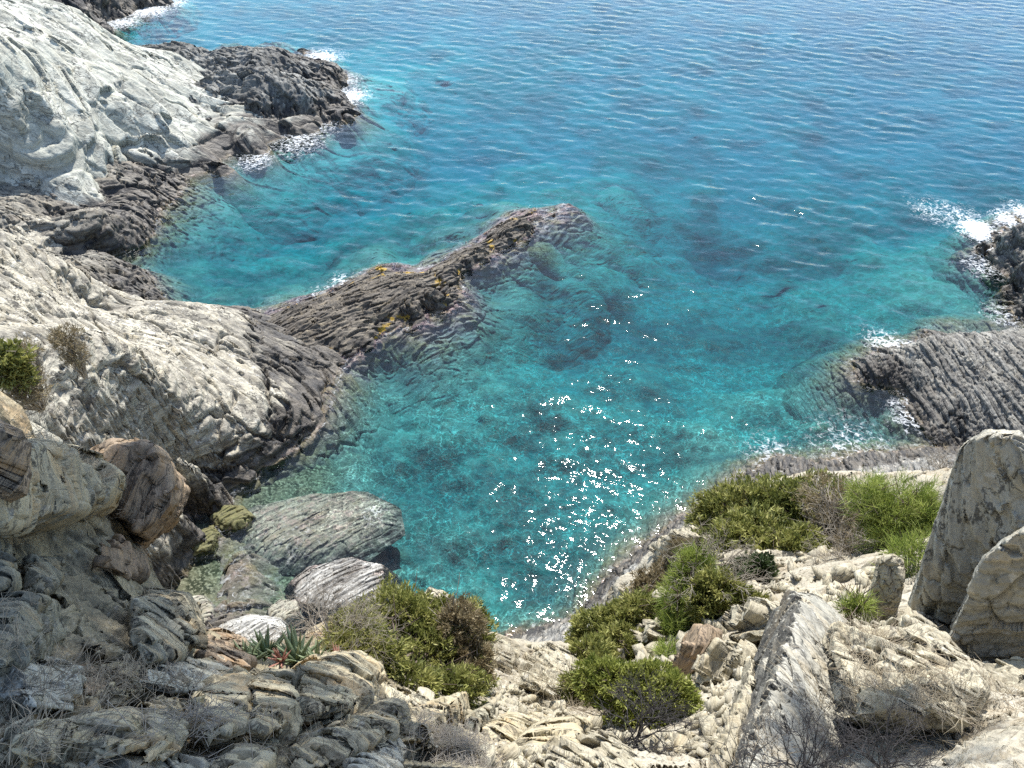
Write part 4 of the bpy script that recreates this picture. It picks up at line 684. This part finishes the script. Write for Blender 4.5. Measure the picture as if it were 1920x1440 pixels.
M_STRAW = plain_mat('dry_straw', (.42, .36, .25), (.28, .23, .15)); M_STRAWG = plain_mat('grey_straw', (.40, .335, .235), (.25, .205, .145))
def grass(label, u, v, size, n, mat, seed, tree=None, flat=.5):
    r_ = np.random.default_rng(seed); t = hit(u, v, SB); c = pt(u, v, t); A, B, RA, RB = [], [], [], []
    for _ in range(n):
        q = r_.normal(0, size*.4, 2); o = Vector((c[0]+q[0], c[1]+q[1], c[2]+.6)); h_ = SB.ray_cast(o, Vector((0, 0, -1)), 2)
        if h_[0] is None: continue
        p = np.array(h_[0]); d = unit(np.array([q[0]*2.5, q[1]*2.5, size*.8])+r_.normal(0, size*.55, 3)); d[2] = abs(d[2])*flat+.08; L = size*r_.uniform(.2, .5); m_ = p+d*L*.5; e = m_+unit(d+np.array([r_.normal(0, .3), r_.normal(0, .3), -.35]))*L*.5
        A += [p, m_]; B += [m_, e]; RA += [.0013, .001]; RB += [.001, .0004]
    V, q = tubes(A, B, RA, RB, 3); o = mesh_np('grass_tuft', V-c, [q], mat, attrs={'tint': r_.random(len(V))}); o.location = tuple(c); tag(o, label, 'grass', kind='stuff')
for a in [('dry grey grass tuft on top of the large cream boulder', 1650, 1205, .34, 420, M_STRAWG, 50), ('thick dry grass mat below the large cream boulder', 1800, 1345, .34, 520, M_STRAW, 51), ('dry grass tuft in the hollow between blade and cream boulder', 1600, 1300, .30, 420, M_STRAW, 52),
          ('grey dry grass tuft right of the cream boulder front', 1700, 1290, .26, 340, M_STRAWG, 53), ('dry grass clump at the bottom left frame edge', 20, 1400, .26, 340, M_STRAWG, 54), ('pale dry grass clump at the left edge beside the upright boulder', 15, 1310, .26, 340, M_STRAWG, 55),
          ('pale dry grass tuft above the slanting tan block', 290, 1280, .2, 260, M_STRAWG, 56), ('dry grass spilling down the white gully', 1010, 1300, .5, 420, M_STRAW, 57), ('dry grass tuft on the lip of the gully beside the big bush', 945, 1255, .4, 300, M_STRAW, 58), ('dry grass between gully and vivid juniper', 1060, 1340, .36, 300, M_STRAW, 59),
          ('dry grass by the right frame edge below the second slab', 1890, 1320, .24, 260, M_STRAWG, 60), ('dry grass under the drab juniper by the tilted block', 1110, 1350, .3, 240, M_STRAWG, 61), ('grey dry grass near the charred twigs', 1420, 1400, .22, 200, M_STRAWG, 62)]: grass(*a)
def twig_pile(label, u, v, size, n, L, r, mat, seed):
    r_ = np.random.default_rng(seed); c = pt(u, v, hit(u, v, SB)); A, B = [], []
    for _ in range(n):
        q = r_.normal(0, size*.4, 2); h_ = SB.ray_cast(Vector((c[0]+q[0], c[1]+q[1], c[2]+.5)), Vector((0, 0, -1)), 2)
        if h_[0] is None: continue
        a = r_.uniform(0, 6.28); d = np.array([math.cos(a), math.sin(a), r_.normal(0, .22)])*L*r_.uniform(.4, 1)*.5; p = np.array(h_[0])+np.array([0, 0, abs(r_.normal(0, .025))+.004]); A.append(p-d); B.append(p+d)
    V, q = tubes(A, B, np.full(len(A), r), np.full(len(A), r*.6), 4); o = mesh_np('twig_pile', V-c, [q], mat, attrs={'tint': r_.random(len(V))}); o.location = tuple(c); tag(o, label, 'twigs', kind='stuff')
for a in [('heap of dry twigs and pine needles beside the pale grey slab', 840, 1390, .26, 420, .13, .0013, M_WOODG, 70), ('scatter of grey twigs between the split blocks and bottom ridge', 400, 1400, .2, 200, .11, .0013, M_WOODG, 71), ('brown needle heap under the tan ledge', 130, 990, .34, 320, .13, .0013, M_STRAW, 72),
          ('grey needle heap on the dark layered rock by the brink', 215, 1000, .18, 130, .11, .0013, M_STRAWG, 73), ('needle heap at the foot of the tilted slab', 250, 1320, .16, 160, .11, .0012, M_STRAWG, 74), ('twigs caught above the bottom edge in the centre', 880, 1432, .2, 200, .13, .0014, M_WOODG, 75)]: twig_pile(*a)
# loose needles everywhere on the shaded bench and stones on the slopes: nobody could count them
def scatter(n, box, tree, seed, noise_s=1.5, thr=0.):
    r_ = np.random.default_rng(seed); P, Nn = [], []
    while len(P) < n:
        u = r_.uniform(box[0], box[2]); v = r_.uniform(box[1], box[3]); d = Vector(ray(u, v)).normalized(); h_ = tree.ray_cast(Vector(CAM), d, 20)
        if h_[0] is None or h_[1].z*np.sign(h_[1].dot(-d)) < .35: n -= .2; continue
        p = np.array(h_[0])
        if vn((p[None]*noise_s).astype(np.float32))[0] < thr: n -= .05; continue
        P.append(p); Nn.append(np.array(h_[1])*np.sign(h_[1].dot(-d)))
    return np.array(P), np.array(Nn)
P, Nn = scatter(600, (0, 930, 1000, 1440), SB, 80, 2.6, .12)
a = pr.normal(0, 1, P.shape); a = unit(a-Nn*(a*Nn).sum(1, keepdims=True)+Nn*pr.normal(0, .12, (len(P), 1))); L = pr.uniform(.03, .065, (len(P), 1)); V, q = tubes(P+Nn*.004-a*L, P+Nn*.006+a*L, np.full(len(P), .0011), np.full(len(P), .0006), 3)
tag(mesh_np('pine_needle_litter', V, [q], M_STRAWG, attrs={'tint': pr.random(len(V))}), 'fallen grey pine needles strewn over the shaded rocks', 'needles', kind='stuff')
ico = bmesh.new(); bmesh.ops.create_icosphere(ico, subdivisions=1, radius=1); IV = np.array([v.co[:] for v in ico.verts]); IF = np.array([[v.index for v in f.verts] for f in ico.faces]); ico.free()
def gravel(name, label, P, smin, smax, mat, seed):
    r_ = np.random.default_rng(seed); n = len(P); s = smin*(smax/smin)**(r_.random((n, 1, 1))**1.8); Rm = r_.normal(0, 1, (n, 3, 3)); Rm, _ = np.linalg.qr(Rm)
    V = np.sign(IV[None])*np.abs(IV[None])**.6*(1+r_.normal(0, .2, (n, len(IV), 1)))*np.array([1.4, .9, .4]); V = V@Rm*s+P[:, None]; F_ = IF[None]+np.arange(n)[:, None, None]*len(IV)
    return tag(mesh_np(name, V.reshape(-1, 3), [F_.reshape(-1, 3)], mat), label, 'gravel', kind='stuff')
P, Nn = scatter(1300, (0, 940, 480, 1440), HB, 81, 1.6, -.05); gravel('gravel', 'small tan stones and chips on the shaded soil', P, .005, .028, M_SAND, 82)
P, Nn = scatter(1700, (920, 1210, 1500, 1440), HB, 83, .9, -.1); gravel('scree', 'white scree of broken chips in the gully and on the sunny slope', P, .008, .07, M_CREAM, 84)
P, Nn = scatter(1300, (1150, 960, 1900, 1260), HB, 85, .8, -.2); gravel('scree', 'broken cream stones between the right slope bushes and slabs', P, .015, .15, M_CREAM, 86)
# succulents with thick pointed leaves
M_SUCC = leaf_mat('succulent_leaf', (.12, .16, .095), (.20, .25, .135), (.30, .34, .20), .1); M_SUCR = leaf_mat('reddish_succulent_leaf', (.20, .13, .09), (.36, .17, .13), (.42, .25, .17), .1)
def succulent(label, u, v, t, size, n, mat, seed):
    r_ = np.random.default_rng(seed); c = pt(u, v, t); V, F4, tn = [], [], []
    for i in range(n):
        a = i*2.4+r_.normal(0, .3); el = r_.uniform(.35, 1.25); d = np.array([math.cos(a)*math.cos(el), math.sin(a)*math.cos(el), math.sin(el)]); s = unit(np.cross(d, [0, 0, 1.])); n_ = np.cross(s, d); L = size*r_.uniform(.7, 1.1); w_ = size*.085; prof = [(0, .7), (.3, 1.), (.65, .75), (1, .06)]; b_ = len(V)*1
        for f, k in prof:
            p = c+d*L*f+np.array([0, 0, .12*L*f*f]); V += [p-s*w_*k, p+n_*w_*.35*k, p+s*w_*k, p-n_*w_*.8*k]; tn += [f*.8+.1]*4
        for j in range(3):
            for k in range(4): F4.append([b_+j*4+k, b_+j*4+(k+1) % 4, b_+j*4+4+(k+1) % 4, b_+j*4+4+k])
    o = mesh_np('succulent', np.array(V)-c, [np.array(F4)], mat, attrs={'tint': np.array(tn)}); o.location = tuple(c); tag(o, label, 'succulent')
for a in [('dark green spiky succulent farthest left above the split blocks', 462, 1244, 4.55, .15, 22, M_SUCC, 90), ('green succulent rosette second from the left above the split blocks', 500, 1230, 4.6, .16, 24, M_SUCC, 91), ('largest pale green succulent rosette in front of the silvery shrub', 556, 1240, 4.6, .19, 28, M_SUCC, 92), ('green succulent right of the largest rosette', 595, 1246, 4.55, .15, 22, M_SUCC, 93), ('reddish pink succulent at the right end of the row', 632, 1252, 4.5, .12, 24, M_SUCR, 94), ('small reddish succulent peeping between green rosettes', 528, 1240, 4.5, .09, 16, M_SUCR, 95)]: succulent(*a)
# the tall pine that leans over the photographer and shades the near rocks
root = empty('pine_tree', (-4.4, -1.8, 22.3), 'old leaning pine over the viewpoint that dapples the near rocks with shade', 'pine')
S3 = np.array(SUN); C = []
def add_shade(poly_boxes, n, L0, L1, seed):
    r_ = np.random.default_rng(seed)
    for (u0, v0, u1, v1), k in poly_boxes:
        for _ in range(int(k*n)):
            u = r_.uniform(u0, u1); v = r_.uniform(v0, v1); t = hit(u, v, SB, 4.5)
            if t > 6.2: t = 4.9
            C.append(pt(u, v, t)+S3*r_.uniform(L0, L1))
add_shade([((-260, 800, 330, 1010), .9), ((-260, 1000, 340, 1220), 1.0), ((-260, 1200, 420, 1460), .8), ((380, 1210, 730, 1460), .6), ((700, 1340, 900, 1460), .16), ((1440, 1300, 1560, 1460), .06), ((1620, 1230, 1860, 1460), .07)], 150, 6.5, 8.5, 97)
C = np.array(C)
V, q, t3, tn = sprigs(C, np.tile([[0, 0, 1.]], (len(C), 1)), 34, .20, .016, 98, .9)
o_ = np.array(root.location); mesh_np('foliage', V-o_, [q, t3], M_PINE, root, attrs={'tint': tn})
path = [np.array([-4.4, -1.8, 22.2]), np.array([-4.2, -.6, 25]), np.array([-3.4, 1.6, 27.4]), np.array([-2.2, 4.2, 28.6]), np.array([-.8, 6.2, 29])]
A = path[:-1]; B = path[1:]; RA = [.2, .17, .14, .1]; RB = [.17, .14, .1, .06]
V, q = tubes(A, B, RA, RB, 10); mesh_np('trunk', V-o_, [q], M_WOODB, root)
A, B, RA, RB = [], [], [], []
for c in C[::3]:
    k = path[1+int(pr.integers(1, 4))]; m_ = (k+c)/2+pr.normal(0, .2, 3); A += [k, m_]; B += [m_, c]; RA += [.03, .018]; RB += [.018, .005]
V, q = tubes(A, B, RA, RB, 4); mesh_np('branch', V-o_, [q], M_WOODB, root)
